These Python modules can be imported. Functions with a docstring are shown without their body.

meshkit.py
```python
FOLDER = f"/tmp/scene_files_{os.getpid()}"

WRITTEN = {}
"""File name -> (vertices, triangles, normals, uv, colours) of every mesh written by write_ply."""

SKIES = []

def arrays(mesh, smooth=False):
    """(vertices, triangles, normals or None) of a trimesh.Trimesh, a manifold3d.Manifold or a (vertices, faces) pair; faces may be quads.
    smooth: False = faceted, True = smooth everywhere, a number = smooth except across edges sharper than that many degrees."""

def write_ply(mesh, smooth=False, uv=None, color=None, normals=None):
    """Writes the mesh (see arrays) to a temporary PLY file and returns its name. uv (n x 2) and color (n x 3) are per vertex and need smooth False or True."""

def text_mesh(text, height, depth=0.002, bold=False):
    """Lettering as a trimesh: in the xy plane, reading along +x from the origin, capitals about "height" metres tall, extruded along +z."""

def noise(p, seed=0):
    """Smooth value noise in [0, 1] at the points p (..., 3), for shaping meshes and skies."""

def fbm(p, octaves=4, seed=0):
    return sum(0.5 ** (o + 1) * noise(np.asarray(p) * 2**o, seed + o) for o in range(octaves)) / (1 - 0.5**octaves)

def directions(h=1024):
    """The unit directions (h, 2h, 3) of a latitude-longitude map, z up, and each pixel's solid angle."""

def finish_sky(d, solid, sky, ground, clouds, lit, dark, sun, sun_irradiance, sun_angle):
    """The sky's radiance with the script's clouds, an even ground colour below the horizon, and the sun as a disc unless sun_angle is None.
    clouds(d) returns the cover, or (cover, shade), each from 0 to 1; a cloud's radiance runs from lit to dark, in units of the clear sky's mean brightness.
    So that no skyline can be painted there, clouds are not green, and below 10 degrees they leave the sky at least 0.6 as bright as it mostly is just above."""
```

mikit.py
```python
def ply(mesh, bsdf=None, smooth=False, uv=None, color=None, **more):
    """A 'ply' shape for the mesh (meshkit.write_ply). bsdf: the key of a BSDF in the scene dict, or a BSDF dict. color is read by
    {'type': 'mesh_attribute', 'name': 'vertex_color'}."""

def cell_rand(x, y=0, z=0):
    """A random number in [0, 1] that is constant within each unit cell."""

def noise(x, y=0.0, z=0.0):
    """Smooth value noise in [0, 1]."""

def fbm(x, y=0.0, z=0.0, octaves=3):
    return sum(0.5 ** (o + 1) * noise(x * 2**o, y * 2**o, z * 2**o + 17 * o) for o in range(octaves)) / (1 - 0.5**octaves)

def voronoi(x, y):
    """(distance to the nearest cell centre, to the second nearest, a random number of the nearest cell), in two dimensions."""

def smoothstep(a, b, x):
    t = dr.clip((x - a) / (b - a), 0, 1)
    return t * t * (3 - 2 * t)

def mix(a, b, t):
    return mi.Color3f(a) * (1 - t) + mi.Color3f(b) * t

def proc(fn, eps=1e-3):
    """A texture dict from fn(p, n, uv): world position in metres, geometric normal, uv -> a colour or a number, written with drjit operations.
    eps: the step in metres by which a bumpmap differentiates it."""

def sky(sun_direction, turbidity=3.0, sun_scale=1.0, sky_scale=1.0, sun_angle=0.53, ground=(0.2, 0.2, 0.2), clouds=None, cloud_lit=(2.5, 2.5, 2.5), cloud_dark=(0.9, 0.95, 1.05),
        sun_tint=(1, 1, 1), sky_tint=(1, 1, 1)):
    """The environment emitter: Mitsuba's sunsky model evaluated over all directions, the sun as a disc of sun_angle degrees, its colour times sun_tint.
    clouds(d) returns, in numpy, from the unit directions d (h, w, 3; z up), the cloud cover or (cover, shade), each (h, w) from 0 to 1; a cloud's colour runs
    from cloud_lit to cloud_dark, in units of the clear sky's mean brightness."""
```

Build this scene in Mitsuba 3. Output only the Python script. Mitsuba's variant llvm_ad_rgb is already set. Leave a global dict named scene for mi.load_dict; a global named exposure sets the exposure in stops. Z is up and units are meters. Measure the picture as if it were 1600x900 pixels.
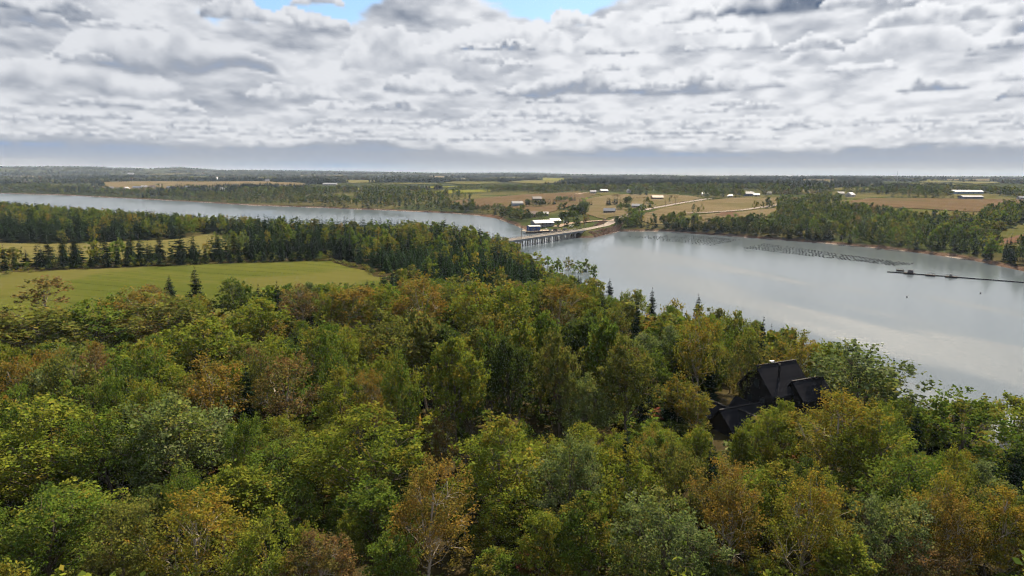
import math, random
import numpy as np
import trimesh
import shapely
from shapely.geometry import Polygon, LineString, Point
from scipy.spatial import Delaunay, cKDTree
import drjit as dr
import mitsuba as mi
import mikit, meshkit
from mikit import noise, fbm, smoothstep, mix

T = mi.ScalarTransform4f
scene, labels = {}, {}
RNG = np.random.default_rng(7)

# ------------------------------------------------------------------ camera
CAM_Z, PITCH, ROLL, F = 50.0, math.radians(9.5), math.radians(0.25), 1067.0      # F: focal length for a frame 1600 wide
FWD = np.array([0, math.cos(PITCH), -math.sin(PITCH)])
_r, _u = np.array([1.0, 0, 0]), np.array([0, math.sin(PITCH), math.cos(PITCH)])
RIGHT = math.cos(ROLL) * _r + math.sin(ROLL) * _u
UP = -math.sin(ROLL) * _r + math.cos(ROLL) * _u
EYE = np.array([0, 0, CAM_Z])
camera = {'type': 'perspective', 'fov': 2 * math.degrees(math.atan(800 / F)), 'fov_axis': 'x', 'near_clip': 0.5, 'far_clip': 40000.0,
          'to_world': T().look_at(origin=EYE.tolist(), target=(EYE + FWD * 100).tolist(), up=UP.tolist())}
scene['camera'] = camera

# ------------------------------------------------------------------ sky and sun
SUN_AZ, SUN_EL = math.radians(28), math.radians(46.5)
sun_dir = [math.sin(SUN_AZ) * math.cos(SUN_EL), math.cos(SUN_AZ) * math.cos(SUN_EL), math.sin(SUN_EL)]


def smooth_np(a, b, x):
    t = np.clip((x - a) / (b - a), 0, 1)
    return t * t * (3 - 2 * t)


def clouds(d):
    """Cumulus, each with a flat grey base and billowing bright top, the far ones first; a grey-blue layer low over the horizon."""
    el = np.degrees(np.arcsin(np.clip(d[..., 2], -1, 1)))
    az = np.degrees(np.arctan2(d[..., 0], d[..., 1]))
    E, A = el[:, 0], az[0]
    rng = np.random.default_rng(23)

    def fb(a, e, octaves, seed):
        return meshkit.fbm(np.stack([a, e, np.zeros_like(a)], -1), octaves, seed) - .5

    def billow(a, e, octaves, seed):
        z = np.zeros_like(a)
        return sum(.5 ** o * (1 - np.abs(2 * meshkit.noise(np.stack([a * 2 ** o, e * 2 ** o, z + o * 7.3], -1), seed + o) - 1)) for o in range(octaves)) / 2 - .45

    cover, shade = np.zeros_like(el), np.zeros_like(el)
    # the bright veil behind: thin white cloud with blue showing through in places
    for lo, hi, octs in ((0, 20, 5), (20, 91, 3)):
        r = (E >= lo) & (E < hi)
        a, e = az[r], el[r]
        u, v = a / (e + 26) * 26, 26 * np.log(e + 6)
        gap = 1.7 * np.exp(-((a + 16.0) / 6.5) ** 2 - ((e - 13.9) / 2.3) ** 2) + 1.6 * np.exp(-((a - 3.8) / 4.0) ** 2 - ((e - 13.7) / 1.7) ** 2) + .8 * np.exp(-((a + 39) / 5) ** 2 - ((e - 14) / 2.5) ** 2) + .25 * np.exp(-((a - 36) / 5) ** 2 - ((e - 14) / 1.2) ** 2)
        veil, fine = fb(u * .17, v * .26, octs, 5), fb(u * .75, v * .9, octs, 6)
        cover[r] = smooth_np(.0, .30, .62 + veil * .9 + fine * .7 - gap + .12 * smooth_np(11, 8, e) - .3 * smooth_np(25, 50, e))
        shade[r] = np.clip(.17 + veil * .8 + fine * .95 + .06 * smooth_np(6, 11, e), 0, 1)
    # (azimuth, base, half width, height, how dark its base is)
    seen = [(-25, 7.4, 7.6, 6.0, .80), (-33, 5.6, 8, 4.6, .55), (-6.5, 8.0, 7.0, 4.4, .42), (-37, 9.5, 6, 4.0, .7), (8, 6.2, 9.5, 2.9, .80), (16, 6.5, 5, 2.6, .70), (-6.5, 6.4, 4, 2.4, .66), (7.5, 9.4, 2.3, 1.5, .66), (21, 11.8, 5.2, 4.2, 1.0), (30.5, 5.9, 2.6, 1.5, .75), (37, 8.2, 4.5, 3.4, .70), (38, 5.0, 4.0, 1.9, .85),
            (33, 10.2, 7, 2.2, .55), (-12, 4.9, 4.5, 1.5, .62), (19, 5.0, 2.2, 1.1, .60), (-1, 9.6, 7, 3.6, .35), (12, 9.8, 7.5, 4.0, .28), (27, 8.4, 6.5, 3.4, .38), (-28, 4.4, 5, 1.5, .6), (-17, 5.6, 4, 1.8, .6), (2, 4.6, 5, 1.2, .5)]
    for b in np.linspace(4.8, 12.5, 34):
        seen.append((rng.uniform(-40, 40), b, rng.uniform(.9, 2.6) * (b + 4) / 9, rng.uniform(.6, 1.5) * (b + 3) / 9, rng.uniform(.35, .8)))
    more = []
    for b in (2.5, 2.9, 3.3, 3.8):
        x = -180.0
        while x < 180:
            w = rng.uniform(1.2, 3.4) * (b + 3) / 6
            more.append((x, b + rng.normal() * .18, w, rng.uniform(.55, 1.15) * (b + 2) / 5.5, rng.uniform(.25, .62)))
            x += w * rng.uniform(.8, 2.4)
    for b in (5, 7, 9.5, 13, 18, 25, 34, 46, 60):
        x = -180.0
        while x < 180:
            w = rng.uniform(.5, 1.0) * (b + 5) * .8
            c = (x, b * rng.uniform(.9, 1.1), w, w * rng.uniform(.28, .5), rng.uniform(.35, .85))
            if abs(x) > 44 + w or c[1] > 20.5:
                more.append(c)
            x += w * rng.uniform(1.1, 2.6) / max(math.cos(math.radians(b)), .3)
    for n, (a0, b0, w, h, deep) in enumerate(sorted(seen + more, key=lambda c: c[1])):
        wide = w / max(math.cos(math.radians(min(b0, 75))), .26)
        rows = np.nonzero((E > b0 - h * .7) & (E < b0 + h * 1.6))[0]
        da = (A - a0 + 180) % 360 - 180
        cols = np.nonzero(np.abs(da) < wide * 1.35)[0]
        if not len(rows) or not len(cols):
            continue
        ix = np.ix_(rows, cols)
        x, e = np.broadcast_to(da[cols], (len(rows), len(cols))), el[ix]
        s = h * .55
        octs = 5 if b0 < 16 and abs(a0) < 60 else 3
        X, Y = x / s + n * 17.3, e / s
        puff = billow(X * .75, Y * .9, octs, 200)
        ee = e + puff * h * .62 * np.clip((e - b0) / h + .45, .35, 1)
        q = x / wide + fb(X * .3, Y * .3, 3, 9) * .5
        dome = h * np.sqrt(np.clip(1 - np.abs(q) ** 2.4, 0, 1)) * (.72 + .9 * fb(X * .28, Y * .1, 3, 33))
        t = (ee - (b0 + fb(X * .5, Y * .4, 4, 44) * h * .30)) / np.maximum(dome, h * .03)
        m = smooth_np(-.04, .18, t) * (1 - smooth_np(.94, 1.0, t)) * smooth_np(.05, .3, dome / h)
        inner = fb(X * .7, Y * .85, octs, 400)
        body = np.clip(deep * (1.02 - smooth_np(.12, .95, t + inner * 1.0 + puff * .35)) + fb(X * 2.2, Y * 2.0, octs, 500) * .62 - .05, 0, 1)
        shade[ix] = shade[ix] * (1 - m) + body * m
        cover[ix] = np.maximum(cover[ix], m)
    r = E < 5
    a, e = az[r], el[r]
    streak = fb(a * .07, e * 1.9, 4, 71)
    edge = e + fb(a * .09, e * 0, 5, 61) * 1.3 + billow(a * .5, e * .8, 4, 62) * .8
    band = 1 - smooth_np(1.9, 2.6, edge)
    low = np.clip(.70 + streak * .8 + .06 * smooth_np(1.0, .2, e) + .12 * smooth_np(1.0, 2.2, e), 0, 1)
    cover[r] = np.maximum(cover[r], band)
    shade[r] = shade[r] * (1 - band) + band * low
    # thin cloud glows towards the sun
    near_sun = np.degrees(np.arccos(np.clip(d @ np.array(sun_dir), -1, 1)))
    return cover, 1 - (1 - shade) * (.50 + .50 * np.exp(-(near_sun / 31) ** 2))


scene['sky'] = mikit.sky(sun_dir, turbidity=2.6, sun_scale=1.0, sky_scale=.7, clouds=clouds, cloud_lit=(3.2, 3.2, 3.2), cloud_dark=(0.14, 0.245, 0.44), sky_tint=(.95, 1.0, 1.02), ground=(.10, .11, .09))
exposure = 2.95

# ------------------------------------------------------------------ survey: the lie of the land
def ray(px, py):
    return FWD + (px - 800) / F * RIGHT + (450 - py) / F * UP


def sea(px, py, z=0.0):
    """The point at height z that the survey photograph shows at (px, py)."""
    d = ray(px, py)
    return (EYE + d * ((z - CAM_Z) / d[2]))[:2]


near_shore = [(120, -900), (96, -300), (92, 0), (90, 60), (84, 100), (80, 128), (72, 150), (60, 183), (44, 205), (34, 225), (26, 262), (20, 305), (16, 350), (10, 400), (4, 440), (-2, 466)]
left_near = [(-30, 474), (-62, 478), (-95, 486), (-140, 497), (-190, 515), (-260, 560), (-330, 606), (-440, 690), (-560, 782), (-760, 905), (-1000, 1060), (-1700, 1500), (-3000, 2100)]
far_left = [(-3400, 3100), (-2400, 2350)] + [tuple(sea(*p)) for p in [(-250, 299), (-120, 300.5), (0, 302), (100, 305), (200, 310), (300, 315), (360, 319), (400, 321), (500, 324.5), (600, 328.5), (700, 333), (750, 337), (778, 341), (782, 344), (800, 350), (813, 356), (822, 361.5), (850, 362.5), (880, 364)]]
bridge_far = [tuple(sea(*p)) for p in [(893, 365), (900, 367.5), (925, 364.5)]]
right_far = [tuple(sea(*p)) for p in [(945, 361.5), (1035, 361.5), (1100, 366), (1150, 370), (1200, 373.5), (1280, 379.5), (1360, 387), (1440, 395.5), (1520, 407), (1600, 424), (1690, 452)]] + [(330, 240), (420, 60), (480, -300), (500, -900)]
WATER = Polygon(near_shore + left_near + far_left + bridge_far + right_far).buffer(0)
shapely.prepare(WATER)
SHORE = WATER.boundary
NEAR_SIDE = Polygon([(300, -900), (280, 0), (250, 150), (160, 260), (80, 400), (40, 500), (-20, 508), (-120, 560), (-315, 690), (-560, 910), (-1000, 1160), (-3200, 2500), (-6000, 2500), (-6000, -900)])
shapely.prepare(NEAR_SIDE)

# roads: (points, width)
ROAD_PX = [(944, 352.5), (960, 346), (980, 337.5), (1000, 330), (1020, 325.5), (1040, 322), (1070, 316.5), (1101, 311.5), (1112, 310.5)]
BRIDGE_A, BRIDGE_B, DECK_Z = sea(776, 377.5, 5.2), sea(906, 359.5, 5.2), 5.2
SKY_PX = [(-400, 262), (-100, 260), (0, 260.5), (120, 260), (240, 263), (280, 261), (340, 265), (420, 266), (560, 268), (700, 270), (830, 270.5), (900, 273), (1000, 274), (1080, 277), (1180, 279), (1230, 277), (1300, 275), (1400, 275.5), (1500, 276.5), (1600, 276.5), (2000, 277)]
_saz = np.array([math.atan2(ray(a, b)[0], ray(a, b)[1]) for a, b in SKY_PX])
_sz = np.array([CAM_Z + 7000 * ray(a, b)[2] / np.hypot(*ray(a, b)[:2]) for a, b in SKY_PX])
BANK = None


def H(x, y, rough=True):
    """Height of the ground above the water at (x, y)."""
    x, y = np.broadcast_arrays(np.asarray(x, float), np.asarray(y, float))
    pts = shapely.points(x, y)
    s = shapely.distance(pts, SHORE)
    wet = shapely.contains_xy(WATER, x, y)
    s = np.where(wet, -s, s)
    near = shapely.contains_xy(NEAR_SIDE, x, y)
    d = np.hypot(x, y)
    p = np.stack([x, y, x * 0], -1)
    zn = np.interp(s, [-12, 0, 3, 22, 45, 100, 300], [-3, -.1, 1.4, 7.5, 11, 12.6, 13.6]) + (meshkit.fbm(p / 60.0, 3, 1) - .5) * 1.6 * np.clip(s / 20, 0, 1)
    zf = np.interp(s, [-14, 0, 4, 22, 150, 250, 550, 750, 1350, 2500, 4500, 7000], [-3, -.1, 1.2, 4.2, 10.2, 12.6, 17.2, 21.5, 25, 27, 32, 44])
    zf = zf + (meshkit.fbm(p / 420.0, 3, 2) - .5) * np.interp(s, [0, 60, 600, 1500, 4000], [0, .8, 5, 11, 26])
    az = np.arctan2(x, np.maximum(y, 1e-6))
    ridge = np.interp(az, _saz, _sz) - 9 + (meshkit.fbm(p / 900.0, 4, 3) - .5) * 14
    zf = zf + (ridge - zf) * smooth_np(4200, 7000, d) * (y > 0)
    z = np.where(near, zn, zf)
    if BANK is not None:
        z = np.maximum(z, 4.6 - np.maximum(shapely.distance(pts, BANK) - 5.5, 0) * .62)
    return z


BANK = LineString([BRIDGE_B + (BRIDGE_B - BRIDGE_A) * .02, sea(944, 352.5, 5.0), sea(962, 346, 5)])
ABUT = LineString([BRIDGE_A - (BRIDGE_B - BRIDGE_A) * .5, BRIDGE_A])
BANK = shapely.union_all([BANK, ABUT])
_D = np.exp(np.linspace(math.log(18), math.log(9000), 1500))


def ground(px, py, h=0.0):
    """The first place where the line of sight through (px, py) comes within h of the ground."""
    r = ray(px, py)
    k = _D / np.hypot(r[0], r[1])
    x, y, z = r[0] * k, r[1] * k, CAM_Z + r[2] * k
    gap = z - H(x, y) - h
    i = int(np.argmax(gap <= 0)) if (gap <= 0).any() else len(_D) - 1
    if i == 0:
        return np.array([x[0], y[0]])
    t = gap[i - 1] / max(gap[i - 1] - gap[i], 1e-9) if (gap <= 0).any() else 1.0
    return np.array([x[i - 1] + (x[i] - x[i - 1]) * t, y[i - 1] + (y[i] - y[i - 1]) * t])


def area(*pix):
    return Polygon([tuple(ground(a, b)) for a, b in pix]).buffer(0)


def pixel(x, y, z):
    v = np.stack(np.broadcast_arrays(x, y, z), -1) - EYE
    f = v @ FWD
    return 800 + F * (v @ RIGHT) / f, 450 - F * (v @ UP) / f


def tag(key, label=None, cat=None, group=None, kind=None):
    labels[key] = {k: v for k, v in (('label', label), ('category', cat), ('group', group), ('kind', kind)) if v}
    return key


_used = {}


def name(base):
    n = _used.get(base, 0)
    _used[base] = n + 1
    return base if n == 0 else f'{base}_{n:03d}'


def rgb(c):
    return {'type': 'rgb', 'value': [float(v) for v in c]}


def matte(key, c):
    scene[key] = {'type': 'twosided', 'bsdf': {'type': 'diffuse', 'reflectance': rgb(c)}}
    return key


def gloss(key, c, rough=.5, metal=0.0, spec=.5):
    scene[key] = {'type': 'twosided', 'bsdf': {'type': 'principled', 'base_color': rgb(c), 'roughness': rough, 'metallic': metal, 'specular': spec}}
    return key


def textured(key, fn, bump=None, scale=1.0):
    b = {'type': 'diffuse', 'reflectance': mikit.proc(fn)}
    if bump:
        b = {'type': 'bumpmap', 'arbitrary': mikit.proc(bump, eps=.05), 'scale': scale, 'bsdf': b}
    scene[key] = {'type': 'twosided', 'bsdf': b}
    return key


# ------------------------------------------------------------------ ground
def ground_colour(p, n, uv):
    """Dry grass, litter and red soil; bare red earth, stones and painted wet glints along the shore."""
    g = fbm(p.x * .05, p.y * .05, 0, 4)
    f = fbm(p.x * .7, p.y * .7, 0, 3)
    far = smoothstep(300, 480, p.y)
    litter = mix((.030, .024, .013), (.052, .046, .020), f)
    soil = mix((.105, .048, .030), (.075, .042, .026), f)
    c = mix(litter, soil, smoothstep(.60, .68, g) * (1 - smoothstep(75, 110, p.y)) * .9)
    meadow = mix((.066, .066, .025), (.094, .086, .038), smoothstep(.35, .65, f * .5 + g * .5))
    meadow = mix(meadow, (.040, .052, .018), smoothstep(.45, .6, fbm(p.x * .011, p.y * .011, 3, 3)))
    wood = mix((.018, .028, .012), (.040, .046, .018), fbm(p.x * .02, p.y * .02, 9, 4))
    away = smoothstep(1100, 1700, dr.sqrt(p.x * p.x + p.y * p.y))
    c = mix(c, mix(meadow, wood, away), far)
    bank = mix((.070, .046, .034), (.105, .075, .055), smoothstep(.4, .7, f))
    glint_beach = mix(bank, (.24, .21, .18), smoothstep(.42, .52, fbm(p.x * .06, p.y * .06, 8, 3)))  # broken pale strip at the waterline: stones, with wet glints painted in
    c = mix(bank, c, smoothstep(.9, 1.8, p.z + g * 1.2 - .6))
    return mix(glint_beach, c, smoothstep(.25, .55, p.z + (f - .5) * .3))


textured('ground_soil', ground_colour)
ang = np.radians(np.concatenate([np.arange(-180, -44, 6.0), np.arange(-44, 44.01, .25), np.arange(50, 179, 6.0)]))
rad = np.concatenate([[0.01, 4, 9], np.exp(np.linspace(math.log(16), math.log(450), 190)), np.exp(np.linspace(math.log(450), math.log(760), 130))[1:], np.exp(np.linspace(math.log(760), math.log(12500), 230))[1:]])
A, R = np.meshgrid(ang, rad)
X, Y = np.sin(A) * R, np.cos(A) * R
Z = H(X, Y)
na, nr = len(ang), len(rad)
i, j = np.meshgrid(np.arange(nr - 1), np.arange(na), indexing='ij')
j2 = (j + 1) % na
quads = np.stack([i * na + j, i * na + j2, (i + 1) * na + j2, (i + 1) * na + j], -1).reshape(-1, 4)[:, ::-1]
scene['ground'] = mikit.ply((np.stack([X, Y, Z], -1).reshape(-1, 3), quads), 'ground_soil', smooth=True)
tag('ground', 'grass and red soil of both banks, rolling off to the wooded horizon', 'ground', kind='structure')

# ------------------------------------------------------------------ water
def wind_lanes(p):
    """1 where the wind roughens the water, 0 in the smooth lanes between."""
    u, v = p.x * .94 + p.y * .35, p.y * .94 - p.x * .35
    lee = smoothstep(375, 425, p.x * .724 + p.y * .689) * smoothstep(-60, 40, p.x)      # the far right bank shelters the water under it
    return smoothstep(.44, .58, fbm(u * .021, v * .0055, 0, 4)) * (1 - lee)


def water_rough(p, n, uv):
    return .145 + .09 * wind_lanes(p)


def water_bump(p, n, uv):
    k = (.25 + 1.55 * wind_lanes(p)) * (1 + .5 * smoothstep(440, 520, p.y + .1 * p.x))
    return k * (noise(p.x * .9 + p.y * .35, p.y * 1.5, 3) * .042 + noise(p.x * 2.3, p.y * 3.1 + p.x * .6, 7) * .018)


scene['water_surface'] = {'type': 'bumpmap', 'arbitrary': mikit.proc(water_bump, eps=.12), 'scale': 1.0,
                          'bsdf': {'type': 'principled', 'base_color': rgb((.042, .058, .070)), 'roughness': mikit.proc(water_rough), 'specular': .85}}
wp = WATER.buffer(9)
pts = np.array(shapely.segmentize(wp.exterior, 60).coords)[:-1]
g = np.stack(np.meshgrid(np.arange(-3300, 520, 110.0), np.arange(-880, 3000, 110.0)), -1).reshape(-1, 2)
pts = np.vstack([pts, g[shapely.contains_xy(wp.buffer(-30), g[:, 0], g[:, 1])]])
tri = Delaunay(pts).simplices
mid = pts[tri].mean(1)
tri = tri[shapely.contains_xy(wp, mid[:, 0], mid[:, 1])]
e = pts[tri]
flip = np.cross(e[:, 1] - e[:, 0], e[:, 2] - e[:, 0]) < 0
tri[flip] = tri[flip][:, ::-1]
scene['water'] = mikit.ply((np.column_stack([pts, np.zeros(len(pts))]), tri), 'water_surface')
tag('water', 'wide tidal river with light ripples reflecting the bright clouds', 'water', kind='structure')

# ------------------------------------------------------------------ fields and tracks: sheets laid on the ground
def sheet(poly, step, lift):
    poly = poly.buffer(0)
    if poly.geom_type != 'Polygon':
        poly = max(poly.geoms, key=lambda q: q.area)
    edge = np.array(shapely.segmentize(poly.exterior, step).coords)[:-1]
    x0, y0, x1, y1 = poly.bounds
    g = np.stack(np.meshgrid(np.arange(x0, x1, step), np.arange(y0, y1, step)), -1).reshape(-1, 2)
    g = g[shapely.contains_xy(poly.buffer(-step * .4), g[:, 0], g[:, 1])]
    p = np.vstack([edge, g])
    t = Delaunay(p).simplices
    m = p[t].mean(1)
    t = t[shapely.contains_xy(poly, m[:, 0], m[:, 1])]
    e = p[t]
    fl = np.cross(e[:, 1] - e[:, 0], e[:, 2] - e[:, 0]) < 0
    t[fl] = t[fl][:, ::-1]
    return np.column_stack([p, H(p[:, 0], p[:, 1]) + lift]), t


def field_stuff(key, c1, c2, c3, ax, ay, swath):
    def fn(p, n, uv):
        u = p.x * ax + p.y * ay
        s = noise(u * swath, 0, 5)
        f = fbm(p.x * .35, p.y * .35, 1, 3)
        b = fbm(p.x * .018, p.y * .018, 2, 3)
        w = smoothstep(.42, .5, dr.abs(u * swath * .5 - dr.floor(u * swath * .5) - .5) + (f - .5) * .12)
        c = mix(c1, c2, smoothstep(.30, .70, .40 * s + .30 * f + .30 * b)) * (1 - .27 * w)
        return mix(c, c3, smoothstep(.52, .70, fbm(p.x * .03 + 40, p.y * .03, 6, 4)) * .7)
    return textured(key, fn)


field_stuff('green_hay', (.052, .066, .013), (.072, .080, .018), (.088, .084, .026), .35, .94, .22)
field_stuff('yellow_hay', (.090, .088, .030), (.112, .102, .040), (.070, .078, .022), .35, .94, .22)
field_stuff('stubble', (.096, .078, .044), (.120, .098, .056), (.080, .076, .034), .8, .6, .12)
field_stuff('brown_crop', (.080, .058, .034), (.098, .070, .041), (.066, .062, .028), .95, .3, .10)
field_stuff('red_earth', (.105, .064, .042), (.088, .058, .038), (.08, .07, .035), .7, .7, .08)
field_stuff('bright_green', (.10, .108, .02), (.12, .122, .026), (.09, .10, .02), .5, .86, .10)
field_stuff('dull_green', (.058, .064, .020), (.076, .076, .027), (.09, .076, .034), .6, .8, .12)
OPEN = []


def ragged(poly, d):
    """The outline as weeds and grass leave it."""
    p = np.array(shapely.segmentize(poly.exterior, max(2.5, d * .006)).coords)[:-1]
    q = np.column_stack([p / (d * .03 + 3), np.zeros(len(p))])
    return Polygon(p + np.stack([meshkit.fbm(q, 3, 81) - .5, meshkit.fbm(q, 3, 82) - .5], 1) * (d * .012 + 3)).buffer(0)


def field(pix, bsdf, label, keep=True, lift=None, base='field'):
    poly = area(*pix)
    d = np.hypot(*np.array(poly.centroid.coords[0]))
    k = name(base)
    v, t = sheet(ragged(poly, d), max(3.0, d * .012), lift if lift is not None else .04 + d * .0005)
    scene[k] = mikit.ply((v, t), bsdf, smooth=True)
    tag(k, label, 'field', kind='structure')
    if keep:
        OPEN.append(poly)
    return poly


GREEN = Polygon([(-330, 140), (-120, 128), (-70, 170), (-47, 214), tuple(ground(614, 440)), tuple(ground(560, 420)), tuple(ground(516, 408)), tuple(ground(470, 407)), tuple(ground(350, 411)), tuple(ground(250, 416)), tuple(ground(120, 421)), tuple(ground(0, 427)), tuple(ground(-120, 434)), (-420, 250)])
k = name('hay_field')
v, t = sheet(ragged(GREEN, 240), 4.0, .05)
scene[k] = mikit.ply((v, t), 'green_hay', smooth=True)
tag(k, 'mown green hay field behind the near wood', 'field', kind='structure')
OPEN.append(GREEN)
YELLOW = field([(-160, 414), (0, 414), (110, 409), (240, 404), (330, 398), (375, 388), (368, 374), (330, 366), (280, 374), (150, 380), (0, 381), (-160, 384)], 'yellow_hay', 'yellowish mown field between the hedgerow and the dark conifers', base='hay_field')

field([(165, 297), (250, 299), (330, 296), (400, 293), (470, 293), (480, 287), (400, 283.5), (300, 284), (215, 283.5), (160, 285)], 'stubble', 'tan field with houses across the left water')
field([(120, 297), (165, 298), (190, 294), (150, 291)], 'stubble', 'small tan patch at the left end of the far fields')
field([(460, 299), (560, 297.5), (700, 293), (760, 291), (640, 292), (540, 294), (470, 297)], 'bright_green', 'narrow bright green strip between two tree lines')
field([(596, 306.5), (700, 303), (770, 299.5), (772, 296), (700, 298), (620, 302.5)], 'bright_green', 'bright yellow green strip field beyond the left shore')
field([(700, 321), (760, 327), (800, 332), (838, 340), (860, 333), (880, 325), (905, 318), (930, 303.5), (905, 299.5), (860, 302), (800, 305.5), (745, 311), (700, 315)], 'brown_crop', 'brown hillside field round the blue grey houses')
field([(880, 331), (912, 336), (945, 343), (985, 334), (1020, 324), (1070, 315), (1100, 310), (1060, 304), (1000, 303), (950, 304.5), (918, 311), (895, 322)], 'stubble', 'tan hillside field left of the road')
field([(996, 344), (1012, 350), (1035, 352), (1055, 339), (1076, 334.5), (1110, 332.5), (1150, 330), (1205, 323), (1262, 313.8), (1270, 309.5), (1200, 308.5), (1140, 309.5), (1104, 313), (1070, 319), (1040, 325), (1010, 333)], 'stubble', 'tan crop field between the two roads')
field([(1075, 351), (1100, 353), (1170, 352), (1215, 343), (1215, 325.5), (1150, 332), (1090, 335.5)], 'stubble', 'rough tan clearing below the side road')
field([(1290, 325), (1330, 333), (1400, 338), (1440, 352), (1500, 350), (1550, 334), (1400, 326), (1340, 323)], 'dull_green', 'green grass strip below the brown field on the right')
field([(1300, 323.5), (1400, 324.5), (1520, 331.5), (1600, 331), (1700, 331), (1700, 313), (1600, 312.5), (1500, 310.8), (1400, 309.4), (1360, 310.2), (1325, 316)], 'brown_crop', 'large brown field on the right bank')
field([(1530, 383), (1545, 388), (1590, 392), (1640, 396), (1700, 380), (1700, 338), (1600, 350), (1560, 367)], 'dull_green', 'green field at the right edge below the hedge')
field([(1556, 384), (1600, 380), (1680, 374), (1680, 362), (1600, 366.5), (1570, 374)], 'red_earth', 'reddish tilled patch in the field at the right edge', keep=False, lift=.42)
field([(1485, 296), (1540, 296.5), (1537, 291.5), (1490, 291.2)], 'yellow_hay', 'straw yellow field behind the long white roof')
field([(1412, 290), (1480, 291), (1500, 288), (1420, 286.5)], 'dull_green', 'pale green field behind the wood on the right')
field([(1580, 304), (1640, 306), (1640, 300), (1582, 300)], 'yellow_hay', 'pale field at the right edge beside the wood')
field([(925, 304), (950, 306), (968, 303), (945, 300.5)], 'dull_green', 'grass plot in front of a far house')
field([(1216, 293.5), (1290, 293.8), (1292, 290.6), (1220, 290.4)], 'dull_green', 'thin green field among the far woods')
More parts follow.
